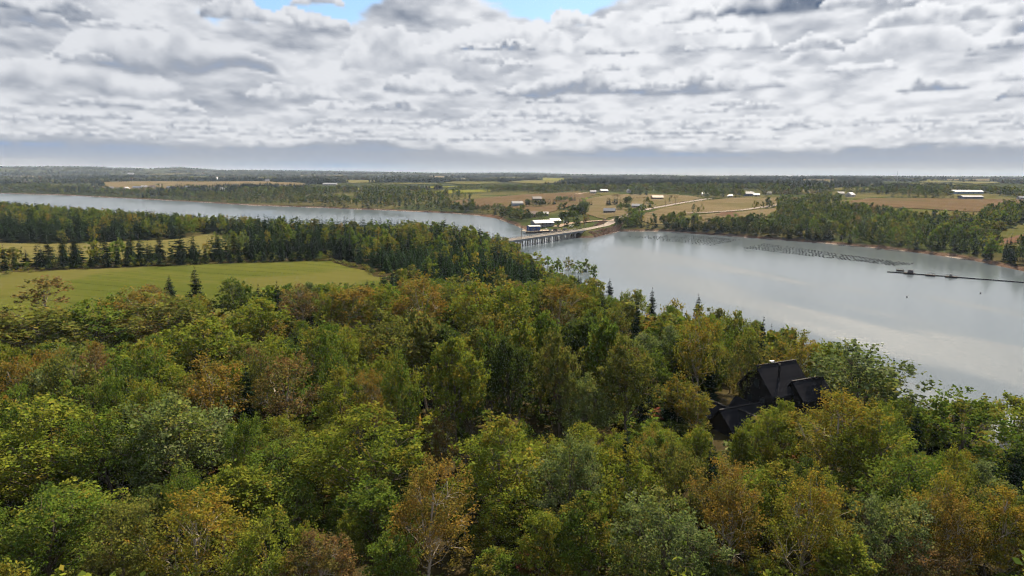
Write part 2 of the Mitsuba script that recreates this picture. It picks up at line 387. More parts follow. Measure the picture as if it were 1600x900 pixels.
for (a, b, w, h, c, t) in [(40, 277, 60, 1.6, 'stubble', 'thin tan field far left'), (270, 273, 50, 1.2, 'dull_green', 'thin field under the left horizon'), (480, 275.5, 70, 1.4, 'stubble', 'thin tan strip under the horizon left of centre'), (840, 285, 50, 2.4, 'yellow_hay', 'pale knoll field beyond the brown hill'), (720, 281, 60, 1.6, 'stubble', 'thin tan strip in the far woods'), (1000, 283, 60, 1.8, 'dull_green', 'far field beyond the white gabled house'), (960, 291, 40, 2, 'yellow_hay', 'straw strip among the far hill trees'), (1080, 284, 80, 1.2, 'dull_green', 'far green strip right of centre'), (1340, 290, 50, 1.6, 'dull_green', 'green strip in the right hand woods'), (1560, 282, 90, 1.4, 'stubble', 'pale field under the right horizon'), (1250, 282, 60, 1.2, 'stubble', 'pale strip under the right hand hill')]:
    field([(a - w, b), (a, b + h), (a + w, b + h * .3), (a + w * .8, b - h), (a - w * .5, b - h)], c, t)

for i, (a, b) in enumerate([(95, 284), (60, 290), (330, 278), (560, 284), (640, 287), (690, 276.5), (790, 279), (880, 280.5), (905, 291), (1130, 280), (1180, 286), (1290, 284.5), (1420, 282), (1470, 284.5), (1340, 296), (1250, 299), (580, 279.5), (430, 279), (1530, 286), (740, 286)]):
    w, h = 30 + 23 * ((i * 7) % 5) / 4, (1.0 + .5 * ((i * 5) % 4)) * (1.5 if b > 288 else 1)
    field([(a - w, b), (a - w * .2, b + h), (a + w, b + h * .4), (a + w * .7, b - h * .8), (a - w * .6, b - h)], ('stubble', 'dull_green', 'bright_green', 'yellow_hay', 'dull_green')[i % 5], 'far field strip among the wooded hills')


def path_sheet(pts2, width, lift, bsdf, base, label, cat, z=None):
    p = np.array(shapely.segmentize(LineString(pts2), 6.0).coords)
    tang = np.gradient(p, axis=0)
    tang /= np.linalg.norm(tang, axis=1, keepdims=True)
    nrm = np.stack([-tang[:, 1], tang[:, 0]], 1)
    rows = [p + nrm * o for o in (-width / 2, 0, width / 2)]
    zz = np.maximum(np.max([H(r[:, 0], r[:, 1]) for r in rows], axis=0), 0 if z is None else z) + lift
    v = np.stack([np.column_stack([r, zz]) for r in rows], 1).reshape(-1, 3)
    n = len(p)
    a = np.arange(n - 1) * 3
    f = np.vstack([np.stack([a + c, a + c + 1, a + c + 4, a + c + 3], 1) for c in (0, 1)])[:, ::-1]
    k = name(base)
    scene[k] = mikit.ply((v, f), bsdf, smooth=True)
    tag(k, label, cat, kind='structure')
    return LineString(pts2).buffer(width / 2 + 3)


def road_fn(p, n, uv):
    f = fbm(p.x * .5, p.y * .5, 0, 3)
    return mix((.19, .172, .155), (.255, .23, .205), smoothstep(.3, .7, f))


textured('old_asphalt', road_fn)
def dirt_fn(p, n, uv):
    return mix((.20, .15, .11), (.27, .22, .17), fbm(p.x * .6, p.y * .6, 0, 3))


textured('pale_dirt', dirt_fn)
road_pts = [tuple(BRIDGE_B)] + [tuple(ground(a, b)) for a, b in ROAD_PX]
for i in range(1, 3):
    road_pts[i] = tuple(sea(*ROAD_PX[i - 1], 4.9))
OPEN.append(path_sheet(road_pts, 8.5, .35, 'old_asphalt', 'road', 'pale road climbing the far hill from the bridge', 'road'))
OPEN.append(path_sheet([tuple(ground(a, b)) for a, b in [(1072, 333.2), (1100, 333), (1130, 331), (1160, 328.6), (1200, 323), (1240, 316.8), (1270, 311.5), (1281, 310)]], 8.0, .5, 'old_asphalt', 'road', 'pale side road along the foot of the tan crop field', 'road'))
OPEN.append(path_sheet([tuple(ground(a, b)) for a, b in [(960, 346), (940, 345.5), (920, 346.5), (895, 349), (870, 355)]], 9.0, .45, 'pale_dirt', 'wharf_lane', 'pale gravel lane from the road down to the wharf shed', 'road'))
OPEN.append(path_sheet([tuple(ground(a, b)) for a, b in [(850, 328), (858, 325), (872, 324), (888, 322.6)]], 7.0, .5, 'red_earth', 'red_track', 'red earth track on the brown hillside', 'road'))
OPEN.append(path_sheet([tuple(ground(a, b)) for a, b in [(900, 304), (908, 302.6), (918, 301.6), (926, 301.6)]], 8.0, .8, 'pale_dirt', 'gravel_yard', 'pale gravel yard on top of the brown hill', 'road'))
field([(1118, 337), (1140, 339), (1152, 337.5), (1150, 332), (1125, 332.6)], 'red_earth', 'patch of bare red earth below the side road', lift=.55, base='bare_patch')
field([(748, 345.5), (775, 345), (786, 341), (768, 335.5), (752, 336)], 'red_earth', 'red earth point on the left shore', lift=.30, base='bare_patch')
ROAD_LINE = LineString(road_pts)

# ------------------------------------------------------------------ building kit
def box(c, size, yaw=0.0):
    m = trimesh.creation.box(size)
    a = math.radians(yaw)
    v = np.array(m.vertices)
    v = np.stack([v[:, 0] * math.cos(a) - v[:, 1] * math.sin(a), v[:, 0] * math.sin(a) + v[:, 1] * math.cos(a), v[:, 2]], 1) + c
    return v, np.array(m.faces)


def prism(profile, x0, x1):
    """A profile in (y, z) drawn out along x from x0 to x1."""
    m = trimesh.creation.extrude_polygon(Polygon(profile), x1 - x0, engine='earcut')
    v = np.array(m.vertices)
    v = np.stack([v[:, 2] + x0, v[:, 0], v[:, 1]], 1)
    f = np.array(m.faces)
    return v, f


def pipe(p0, p1, r0, r1=None, sides=8):
    p0, p1 = np.array(p0, float), np.array(p1, float)
    r1 = r0 if r1 is None else r1
    v, f = _ring(p0, p1, r0, r1, sides)
    return v, f


def _ring(p0, p1, r0, r1, n):
    z = (p1 - p0) / np.linalg.norm(p1 - p0)
    x = np.cross(z, [0, 0, 1.] if abs(z[2]) < .9 else [1., 0, 0])
    x /= np.linalg.norm(x)
    y = np.cross(z, x)
    g = np.arange(n) * 2 * np.pi / n
    c = np.cos(g)[:, None] * x + np.sin(g)[:, None] * y
    v = np.vstack([p0 + c * r0, p1 + c * r1, [p0], [p1]])
    i = np.arange(n)
    j = (i + 1) % n
    f = np.vstack([np.stack([i, j, j + n], 1), np.stack([i, j + n, i + n], 1), np.stack([j, i, i * 0 + 2 * n], 1), np.stack([i + n, j + n, i * 0 + 2 * n + 1], 1)])
    return v, f


def merge(parts):
    at, vs, fs = 0, [], []
    for v, f in parts:
        vs.append(np.asarray(v))
        fs.append(np.asarray(f) + at)
        at += len(v)
    return np.vstack(vs), np.vstack(fs)


class Place:
    """Local metres (x along the ridge, y away from the front, z up) to the world."""
    def __init__(s, x, y, z, yaw):
        s.o, s.a = np.array([x, y, z], float), math.radians(yaw)

    def __call__(s, v):
        v = np.asarray(v, float)
        c, k = math.cos(s.a), math.sin(s.a)
        return np.stack([v[:, 0] * c - v[:, 1] * k, v[:, 0] * k + v[:, 1] * c, v[:, 2]], 1) + s.o


def part(root, kind, mesh, bsdf, place=None, label=None, smooth=False):
    base = f'{root}__{kind}'
    k = name(base)
    v, f = mesh
    scene[k] = mikit.ply((place(v) if place else v, f), bsdf, smooth=smooth)
    if label:
        labels[k] = {'label': label}
    return k


for key, c in (('white_siding', (.32, .32, .315)), ('pale_siding', (.27, .25, .22)), ('beige_siding', (.22, .18, .14)), ('grey_siding', (.25, .25, .26)), ('slate_siding', (.13, .16, .21)), ('dark_siding', (.07, .07, .08)),
               ('navy_siding', (.05, .07, .13)), ('blue_siding', (.20, .27, .36)), ('brown_siding', (.16, .11, .08)), ('concrete', (.34, .33, .30)), ('dark_timber', (.07, .055, .045)), ('pole_wood', (.12, .095, .075)),
               ('rock', (.13, .085, .065)), ('blue_wall', (.045, .08, .20)), ('float_black', (.018, .018, .02)), ('plank', (.30, .26, .21)), ('crate_green', (.10, .16, .12)), ('lead_grey', (.16, .17, .18)), ('tyre_black', (.02, .02, .02))):
    matte(key, c)
gloss('dark_glass', (.02, .025, .03), .08)
gloss('white_roof', (.22, .23, .24), .45)
gloss('bright_roof', (.52, .54, .56), .3)
gloss('grey_roof', (.13, .145, .16), .35)
gloss('slate_roof', (.14, .16, .19), .38)
gloss('dark_roof', (.06, .06, .065), .45)
gloss('brown_roof', (.13, .095, .075), .5)
gloss('metal_roof', (.15, .165, .18), .5)
gloss('white_paint', (.78, .78, .78), .2)
gloss('blue_paint', (.06, .10, .22), .2)
gloss('galvanised', (.40, .41, .42), .35, .6)


def gable_house(base, cat, label, P, L, D, eave, rise, wall, roof, windows=3, over=.5, chimney=False, door=True):
    key = name(base)
    tag(key, label, cat)
    h = D / 2
    part(key, 'wall', prism([(-h, -2.5), (h, -2.5), (h, eave), (0, eave + rise), (-h, eave)], -L / 2, L / 2), wall, P)
    k = rise / h
    t = .16
    slab = [(0, eave + rise + .02), (-h - over, eave - over * k + .02), (-h - over, eave - over * k + .02 + t), (0, eave + rise + .02 + t * 1.25), (h + over, eave - over * k + .02 + t), (h + over, eave - over * k + .02)]
    part(key, 'roof', prism(slab, -L / 2 - over, L / 2 + over), roof, P)
    y = -h - .02
    if windows:
        xs = np.linspace(-L / 2 + L / (windows + 1), L / 2 - L / (windows + 1), windows)
        for n_, xw in enumerate(xs):
            for fl in range(2 if eave > 4.6 else 1):
                zc = 1.5 + fl * 2.6
                if door and n_ == windows // 2 and fl == 0:
                    part(key, 'door', box([xw, y, 1.05], [1.0, .10, 2.1]), 'dark_timber', P)
                    continue
                w = part(key, 'window', box([xw, y, zc], [1.5, .08, 1.25]), 'dark_glass', P)
                part(w, 'frame', merge([box([xw, y - .03, zc + s * .68], [1.7, .1, .1]) for s in (-1, 1)] + [box([xw + s * .8, y - .03, zc], [.1, .1, 1.26]) for s in (-1, 1)]), 'white_siding', P)
        for e in (-1, 1):
            part(key, 'window', box([e * (L / 2 + .02), 0, eave * .5 + .3], [.08, 1.4, 1.2]), 'dark_glass', P)
    if chimney:
        part(key, 'chimney', box([L * .22, .5, eave + rise + .4], [.7, .7, 1.9]), 'brown_siding', P)
    return key


# ------------------------------------------------------------------ bridge
bx, by = BRIDGE_A
bd = BRIDGE_B - BRIDGE_A
BL = float(np.hypot(*bd)) + 4
BP = Place(*(BRIDGE_A + bd * .5), 0, math.degrees(math.atan2(bd[1], bd[0])))
br = tag(name('road_bridge'), 'low concrete road bridge on white piers crossing the narrows', 'bridge')
part(br, 'deck', merge([box([0, 0, DECK_Z - .45], [BL, 9.2, .5]), box([0, -4.2, DECK_Z - .95], [BL, .5, .7]), box([0, 4.2, DECK_Z - .95], [BL, .5, .7]), box([0, 0, DECK_Z - .95], [BL, .5, .7])]), 'lead_grey', BP)
part(br, 'road_surface', box([0, 0, DECK_Z - .17], [BL, 8.2, .06]), 'old_asphalt', BP)
for s in (-1, 1):
    part(br, 'kerb', box([0, s * 4.35, DECK_Z - .02], [BL, .45, .36]), 'concrete', BP)
    g = part(br, 'guardrail', merge([box([0, s * 4.35, DECK_Z + .85], [BL, .12, .28])]), 'galvanised', BP)
    part(g, 'posts', merge([box([x, s * 4.35, DECK_Z + .44], [.16, .16, .62]) for x in np.arange(-BL / 2 + 1, BL / 2, 2.5)]), 'galvanised', BP)
npier = 12
for i, x in enumerate(np.linspace(-BL / 2 + 6, BL / 2 - 6, npier)):
    cols = [pipe([x, y, -3.2], [x, y, DECK_Z - 1.85], .42 if i % 2 else .5, sides=10) for y in (-3.4, -1.15, 1.15, 3.4)]
    p = part(br, 'pier', merge(cols), 'concrete', BP)
    part(p, 'cap', box([x, 0, DECK_Z - 1.58], [1.1, 9.0, .54]), 'concrete', BP)
for s in (-1, 1):
    part(br, 'abutment', box([s * (BL / 2 + .6), 0, DECK_Z - 3.2], [2.6, 10.0, 5.0]), 'concrete', BP)
# the stretch of road on the near side of the bridge
NEAR_ROAD = path_sheet([tuple(BRIDGE_A + bd * .004), tuple(BRIDGE_A - bd * .25), tuple(BRIDGE_A - bd * .5 + [-14, 0]), tuple(BRIDGE_A - bd * .7 + [-40, -4])], 8.2, .12, 'old_asphalt', 'road', 'short stretch of road at the near end of the bridge', 'road', z=DECK_Z - .3)

# stones along the causeway: too many to count
rng = np.random.default_rng(5)
st = []
ico = trimesh.creation.icosphere(0)
for _ in range(900):
    q = rng.uniform(.0, 1.0)
    line = np.array(BANK.geoms[0].coords) if BANK.geom_type == 'MultiLineString' else np.array(BANK.coords)
    a = np.array(LineString(line).interpolate(q, normalized=True).coords[0])
    o = rng.uniform(6.5, 12.5) * (1 if rng.uniform() < .5 else -1)
    dirn = unit2 = (BRIDGE_B - BRIDGE_A) / np.linalg.norm(BRIDGE_B - BRIDGE_A)
    p = a + np.array([dirn[1], -dirn[0]]) * o
    z = float(H(p[0], p[1]))
    if z > -.8:
        st.append((np.array(ico.vertices) * rng.uniform(.35, .9) * rng.uniform(.6, 1.3, (12, 1)) + [p[0], p[1], z + .1], np.array(ico.faces)))
scene['armour_stones'] = mikit.ply(merge(st), 'rock')
tag('armour_stones', 'reddish armour stones on the causeway slope', 'stones', kind='stuff')

# ------------------------------------------------------------------ wharf
def at_px(px, py):
    x, y = ground(px, py)
    return x, y, float(H(x, y))


wx, wy = sea(848, 361, 1.6)
WYAW = 20
wk = tag(name('wharf'), 'timber wharf with gravel top in front of the metal roofed sheds', 'wharf')
WP = Place(wx, wy + 6, 0, WYAW)
part(wk, 'deck', box([4, 0, 1.5], [44, 13, .5]), 'plank', WP)
part(wk, 'fender', box([4, -6.62, 1.0], [44, .24, 1.2]), 'dark_timber', WP)
for i, x in enumerate(np.linspace(-17, 25, 13)):
    part(wk, 'pile', pipe([x, -6.95, -3], [x, -6.95, 2.3], .2, sides=8), 'dark_timber', WP)
gable_house('wharf_shed', 'shed', 'long grey wharf shed with pale metal roof, middle of the three', Place(*(np.array(sea(846, 357, 2)) + [1, 8]), 1.75, WYAW), 18, 11, 5.0, 2.2, 'lead_grey', 'metal_roof', 4)
gable_house('wharf_shed', 'shed', 'smaller pale roofed wharf shed at the right end of the row', Place(*(np.array(sea(866, 355, 2)) + [1, 17]), 1.75, WYAW), 9, 10, 5.4, 1.9, 'lead_grey', 'metal_roof', 2)
gable_house('wharf_shed', 'shed', 'low blue fronted wharf shed standing at the water edge on the left', Place(*(np.array(sea(832, 360, 2)) + [1, 3.5]), 1.75, WYAW), 10, 6.5, 3.6, .8, 'blue_wall', 'metal_roof', 2)
for i, (x, y, w, d_, h, b, lab) in enumerate([(6, -3, 2.2, 1.4, 1.2, 'crate_green', 'green crate on the wharf in front of the middle shed'), (10.5, -3.4, 3.0, 1.6, 1.5, 'dark_timber', 'dark crate on the wharf right of the green one'), (15, -2.8, 2.4, 1.6, 1.0, 'plank', 'pale crate on the wharf toward its right end'), (20, -3.4, 3.4, 2, 1.7, 'lead_grey', 'grey crate at the right end of the wharf')]):
    ck = tag(name('crate'), lab, 'crate')
    part(ck, 'body', box([x, y, 1.76 + h / 2], [w, d_, h]), b, WP)
    part(ck, 'slats', merge([box([x, y, 1.76 + h * q], [w + .1, d_ + .1, .14]) for q in (.15, .5, .85)]), b, WP)


def boat(label, px, py, L, yaw, hull):
    k = tag(name('workboat'), label, 'boat')
    P = Place(*sea(px, py), 0, yaw)
    n, prof = 9, []
    for t in np.linspace(0, 1, n):
        w = 1.25 * (1 - max(t - .45, 0) ** 2 * 3.1)
        w = max(w, .05)
        sheer = .95 + .55 * t ** 2
        prof.append([[L * (t - .5), -w, sheer], [L * (t - .5), -w * .72, -.25], [L * (t - .5), w * .72, -.25], [L * (t - .5), w, sheer], [L * (t - .5), w * .9, sheer - .25], [L * (t - .5), -w * .9, sheer - .25]])
    v = np.array(prof).reshape(-1, 3)
    i, j = np.meshgrid(np.arange(n - 1), np.arange(6), indexing='ij')
    q = np.stack([i * 6 + j, i * 6 + (j + 1) % 6, (i + 1) * 6 + (j + 1) % 6, (i + 1) * 6 + j], -1).reshape(-1, 4)
    f = np.vstack([q[:, [0, 1, 2]], q[:, [0, 2, 3]], [[0, 1, 2], [0, 2, 3], [0, 3, 4], [0, 4, 5]]])
    part(k, 'hull', (v, f), hull, P)
    part(k, 'cabin', box([L * .12, 0, 1.75], [L * .22, 1.7, 1.5]), 'white_paint', P)
    part(k, 'cabin_window', box([L * .12, 0, 2.05], [L * .222, 1.72, .45]), 'dark_glass', P)
    part(k, 'mast', pipe([L * .08, 0, 2.4], [L * .08, 0, 4.6], .06), 'galvanised', P)


boat('white workboat moored at the wharf in front of the blue shed', 838, 362.3, 9, WYAW, 'white_paint')
boat('dark hulled workboat moored along the middle of the wharf', 852, 361.2, 8, WYAW + 4, 'blue_paint')


def car(label, px, py, yaw, paint, van=False, base='parked_car'):
    x, y, z = at_px(px, py)
    k = tag(name(base), label, 'van' if van else 'car')
    P = Place(x, y, z + .45, yaw)
    L, W = (5.4, 2.0) if van else (4.4, 1.8)
    prof = [(-L / 2, .35), (-L / 2, .95), (-L / 2 + .2, 1.05), (L / 2 - .1, .95), (L / 2, .75), (L / 2, .35)]
    body = trimesh.creation.extrude_polygon(Polygon(prof), W, engine='earcut')
    v = np.array(body.vertices)
    part(k, 'body', (np.stack([v[:, 0], v[:, 2] - W / 2, v[:, 1]], 1), np.array(body.faces)[:, ::-1]), paint, P)
    cab = [(-L / 2 + .1, 1.0), (-L / 2 + (.15 if van else .7), 2.2 if van else 1.5), (L * (.22 if van else .1), 2.2 if van else 1.5), (L * (.36 if van else .27), 1.0)]
    c = trimesh.creation.extrude_polygon(Polygon(cab), W * .9, engine='earcut')
    v = np.array(c.vertices)
    part(k, 'cabin', (np.stack([v[:, 0], v[:, 2] - W * .45, v[:, 1]], 1), np.array(c.faces)[:, ::-1]), paint, P)
    part(k, 'side_window', box([0 if not van else L * .2, 0, 1.3 if not van else 1.7], [L * (.3 if not van else .12), W * .92, .34]), 'dark_glass', P)
    for sx in (-.32, .32):
        for sy in (-1, 1):
            part(k, 'wheel', pipe([L * sx, sy * (W / 2 - .2), .34], [L * sx, sy * (W / 2 + .02), .34], .34, sides=10), 'tyre_black', P)


car('white van parked at the right end of the wharf yard', 885, 349.3, 15, 'white_paint', True, 'parked_van')
car('white car parked right of the dark bungalow by the road', 959.5, 330.2, -15, 'white_paint')
car('white car beside the slate blue house up the road', 1000, 322.5, 30, 'white_paint')
car('pale car parked at the left of the wharf yard road', 893, 355, 20, 'white_paint')
car('blue car next to the slate blue house up the road', 991.5, 323.5, -10, 'blue_paint')

# ------------------------------------------------------------------ utility poles: (px, top, foot, what it stands by)
for px, top, foot, lab in [(734.5, 358.5, 371, 'utility pole rising behind the trees of the point, left of the bridge'), (777.3, 356, 376, 'left one of the pair of poles at the near bridge end'), (787.2, 356.5, 374.8, 'right one of the pair of poles at the near bridge end'),
                           (810, 352, 372, 'utility pole beside the bridge near its left end'), (906.8, 343, 358.3, 'utility pole at the far end of the bridge'), (912.5, 345.5, 356.6, 'shorter pole just right of the pole at the far bridge end'),
                           (943.4, 337, 352, 'utility pole on the causeway where the lane leaves the road'), (960.3, 333.5, 347, 'utility pole next up the road from the causeway'), (978, 328, 339.5, 'utility pole at the bend below the slate blue house'),
                           (1040, 312, 322.5, 'utility pole on the road below the brown house'), (1055, 310, 319.5, 'utility pole nearest the crest of the road')]:
    x, y = ground(px, foot) if px > 900 else sea(px, foot, 4.8)
    z = float(H(x, y))
    z = max(z, DECK_Z - .4) if 800 < px < 905 else z
    d = math.hypot(x, y)
    h = (foot - top) * d / F
    k = tag(name('utility_pole'), lab, 'pole', 'utility poles along the road')
    P = Place(x, y, z, 25)
    part(k, 'post', pipe([0, -5.2 if 800 < px < 905 else 0, -3.5], [0, -5.2 if 800 < px < 905 else 0, h], .25, .18), 'pole_wood', P)
    part(k, 'crossarm', box([0, (-5.2 if 800 < px < 905 else 0) - .2, h - .6], [2.4, .14, .16]), 'pole_wood', P)

# ------------------------------------------------------------------ mussel floats in rows, the boom and its rafts
fl = trimesh.creation.capsule(height=.75, radius=.30, count=[6, 8])
v = np.array(fl.vertices)
v = np.stack([v[:, 2] - .37, v[:, 1], v[:, 0]], 1) * [1.25, 1.0, 1.0]
scene['float_shape'] = {'type': 'shapegroup', 'barrel': mikit.ply((v, np.array(fl.faces)), 'float_black', smooth=50)}
scene['float_mass'] = {'type': 'shapegroup', 'barrel': mikit.ply((v, np.array(fl.faces)), 'float_black', smooth=50)}
spots = []
for corners, rows_, per in [([(986, 369.6), (1082, 368.2), (1158, 375.6), (1116, 384.2)], 8, 26), ([(1163, 387.8), (1196, 381.6), (1432, 413.5), (1405, 415.8)], 7, 44)]:
    c = [np.array(sea(*q)) for q in corners]
    for r in range(rows_):
        a, b = c[0] + (c[1] - c[0]) * r / (rows_ - 1), c[3] + (c[2] - c[3]) * r / (rows_ - 1)
        ph = rng.uniform(0, 6)
        for i in range(per):
            q = (i + rng.uniform(-.1, .1)) / per
            if rng.uniform() < .10:
                continue
            p = a + (b - a) * q + np.array([math.sin(q * 9 + ph), math.cos(q * 7 + ph)]) * .5
            spots.append((float(np.hypot(*p)), p[0], p[1], math.degrees(math.atan2(*(b - a)[::-1])), r, per > 30))
spots.sort()
ROW = ['nearest', 'second', 'third', 'fourth', 'fifth', 'sixth', 'seventh', 'eighth', 'ninth']
for i, (d, x, y, yaw, row, right) in enumerate(spots):
    big = i < 290
    k = name('float_buoy') if big else f'float_buoys__{i:04d}'
    scene[k] = {'type': 'instance', 'group': {'type': 'ref', 'id': 'float_shape' if big else 'float_mass'}, 'to_world': T().translate([x, y, .12]).rotate([0, 0, 1], yaw + rng.uniform(-6, 6)).scale(rng.uniform(.70, .85))}
    if big:
        tag(k, f'black barrel float in the {ROW[row]} row of the {"right" if right else "left"} hand mussel lines', 'buoy', f'floats of the {ROW[row]} {"right" if right else "left"} hand mussel line')
tag('float_buoys', 'rows of black mussel line floats farther off toward the causeway', 'buoys', kind='stuff')

bm = tag(name('floating_boom'), 'long dark floating boom running to the right edge', 'boom')
p0, p1 = sea(1386, 424.6, .2), sea(1640, 444.5, .2)
nseg = 40
for i in range(nseg):
    a, b = p0 + (p1 - p0) * (i + .03) / nseg, p0 + (p1 - p0) * (i + .97) / nseg
    sag = .35 * math.sin(i * .5)
    part(bm, 'float', pipe([a[0], a[1] + sag, .16], [b[0], b[1] + .35 * math.sin((i + 1) * .5), .16], .30, sides=8), 'float_black')
byaw = math.degrees(math.atan2(*(p1 - p0)[::-1]))
for px, py, L, W, extra, lab in [(1420.5, 427.2, 4.6, 3.0, 1, 'largest work raft on the boom, with a dark winch house'), (1454, 430.3, 4.2, 2.2, 0, 'middle raft on the boom, low with a hoop'), (1486, 432.8, 5.0, 2.4, 2, 'right hand raft on the boom, with a drum on deck'), (1406.5, 422.7, 3.6, 1.2, 3, 'small narrow raft behind the left end of the boom')]:
    k = tag(name('work_raft'), lab, 'raft')
    P = Place(*sea(px, py, .3), 0, byaw)
    for s in (-1, 1):
        part(k, 'pontoon', pipe([-L / 2, s * W * .36, .12], [L / 2, s * W * .36, .12], .38, sides=10), 'float_black', P)
    part(k, 'deck', box([0, 0, .56], [L, W, .14]), 'dark_timber', P)
    part(k, 'rail', merge([box([x, s * W * .46, 1.0], [.07, .07, .8]) for x in np.linspace(-L * .45, L * .45, 4) for s in (-1, 1)] + [box([0, s * W * .46, 1.42], [L * .92, .07, .07]) for s in (-1, 1)]), 'lead_grey', P)
    if extra == 1:
        part(k, 'winch_house', merge([box([.5, 0, 1.3], [2.2, 1.9, 1.35]), box([.5, 0, 2.02], [2.5, 2.2, .1])]), 'dark_siding', P)
    if extra == 2:
        part(k, 'drum', pipe([-.2, -.7, 1.2], [-.2, .7, 1.2], .62, sides=14), 'lead_grey', P)
    if extra == 0:
        part(k, 'hoop', merge([pipe([math.cos(q) * .9, 0, .7 + math.sin(q) * .9], [math.cos(q + .4) * .9, 0, .7 + math.sin(q + .4) * .9], .07, sides=6) for q in np.arange(0, 3.1, .39)]), 'lead_grey', P)
    if extra == 3:
        part(k, 'mooring_post', merge([box([L * .42, 0, .2], [.2, .2, 2.4])]), 'dark_timber', P)
for px, py, lab in [(1417, 464.5, 'tiny dark buoy alone on the open water right of centre'), (1532, 458.5, 'tiny dark buoy alone on the open water near the right edge')]:
    k = tag(name('mooring_buoy'), lab, 'buoy')
    P = Place(*sea(px, py), 0, 0)
    part(k, 'ball', (np.array(trimesh.creation.icosphere(2).vertices) * .3 + [0, 0, .15], np.array(trimesh.creation.icosphere(2).faces)), 'float_black', P, smooth=True)
    part(k, 'ring', pipe([0, 0, .44], [0, 0, .6], .06), 'galvanised', P)

# radio mast on the right hand skyline
x, y = ground(1401, 288)
k = tag(name('radio_mast'), 'thin lattice mast above the right hand woods', 'mast')
P = Place(x, y, float(H(x, y)), 0)
mh = 40.0 * math.hypot(x, y) / 2600
part(k, 'lattice', merge([pipe([c * 1.1, s * 1.1, -1], [c * .4, s * .4, mh], .16) for c, s in ((1, 0), (-.5, .87), (-.5, -.87))] + [pipe([1.0, 0, z], [-.5, .8, z + 2], .08, sides=5) for z in np.arange(0, mh, 2.0)]), 'galvanised', P)
part(k, 'antenna', pipe([0, 0, mh], [0, 0, mh + 4], .1), 'galvanised', P)

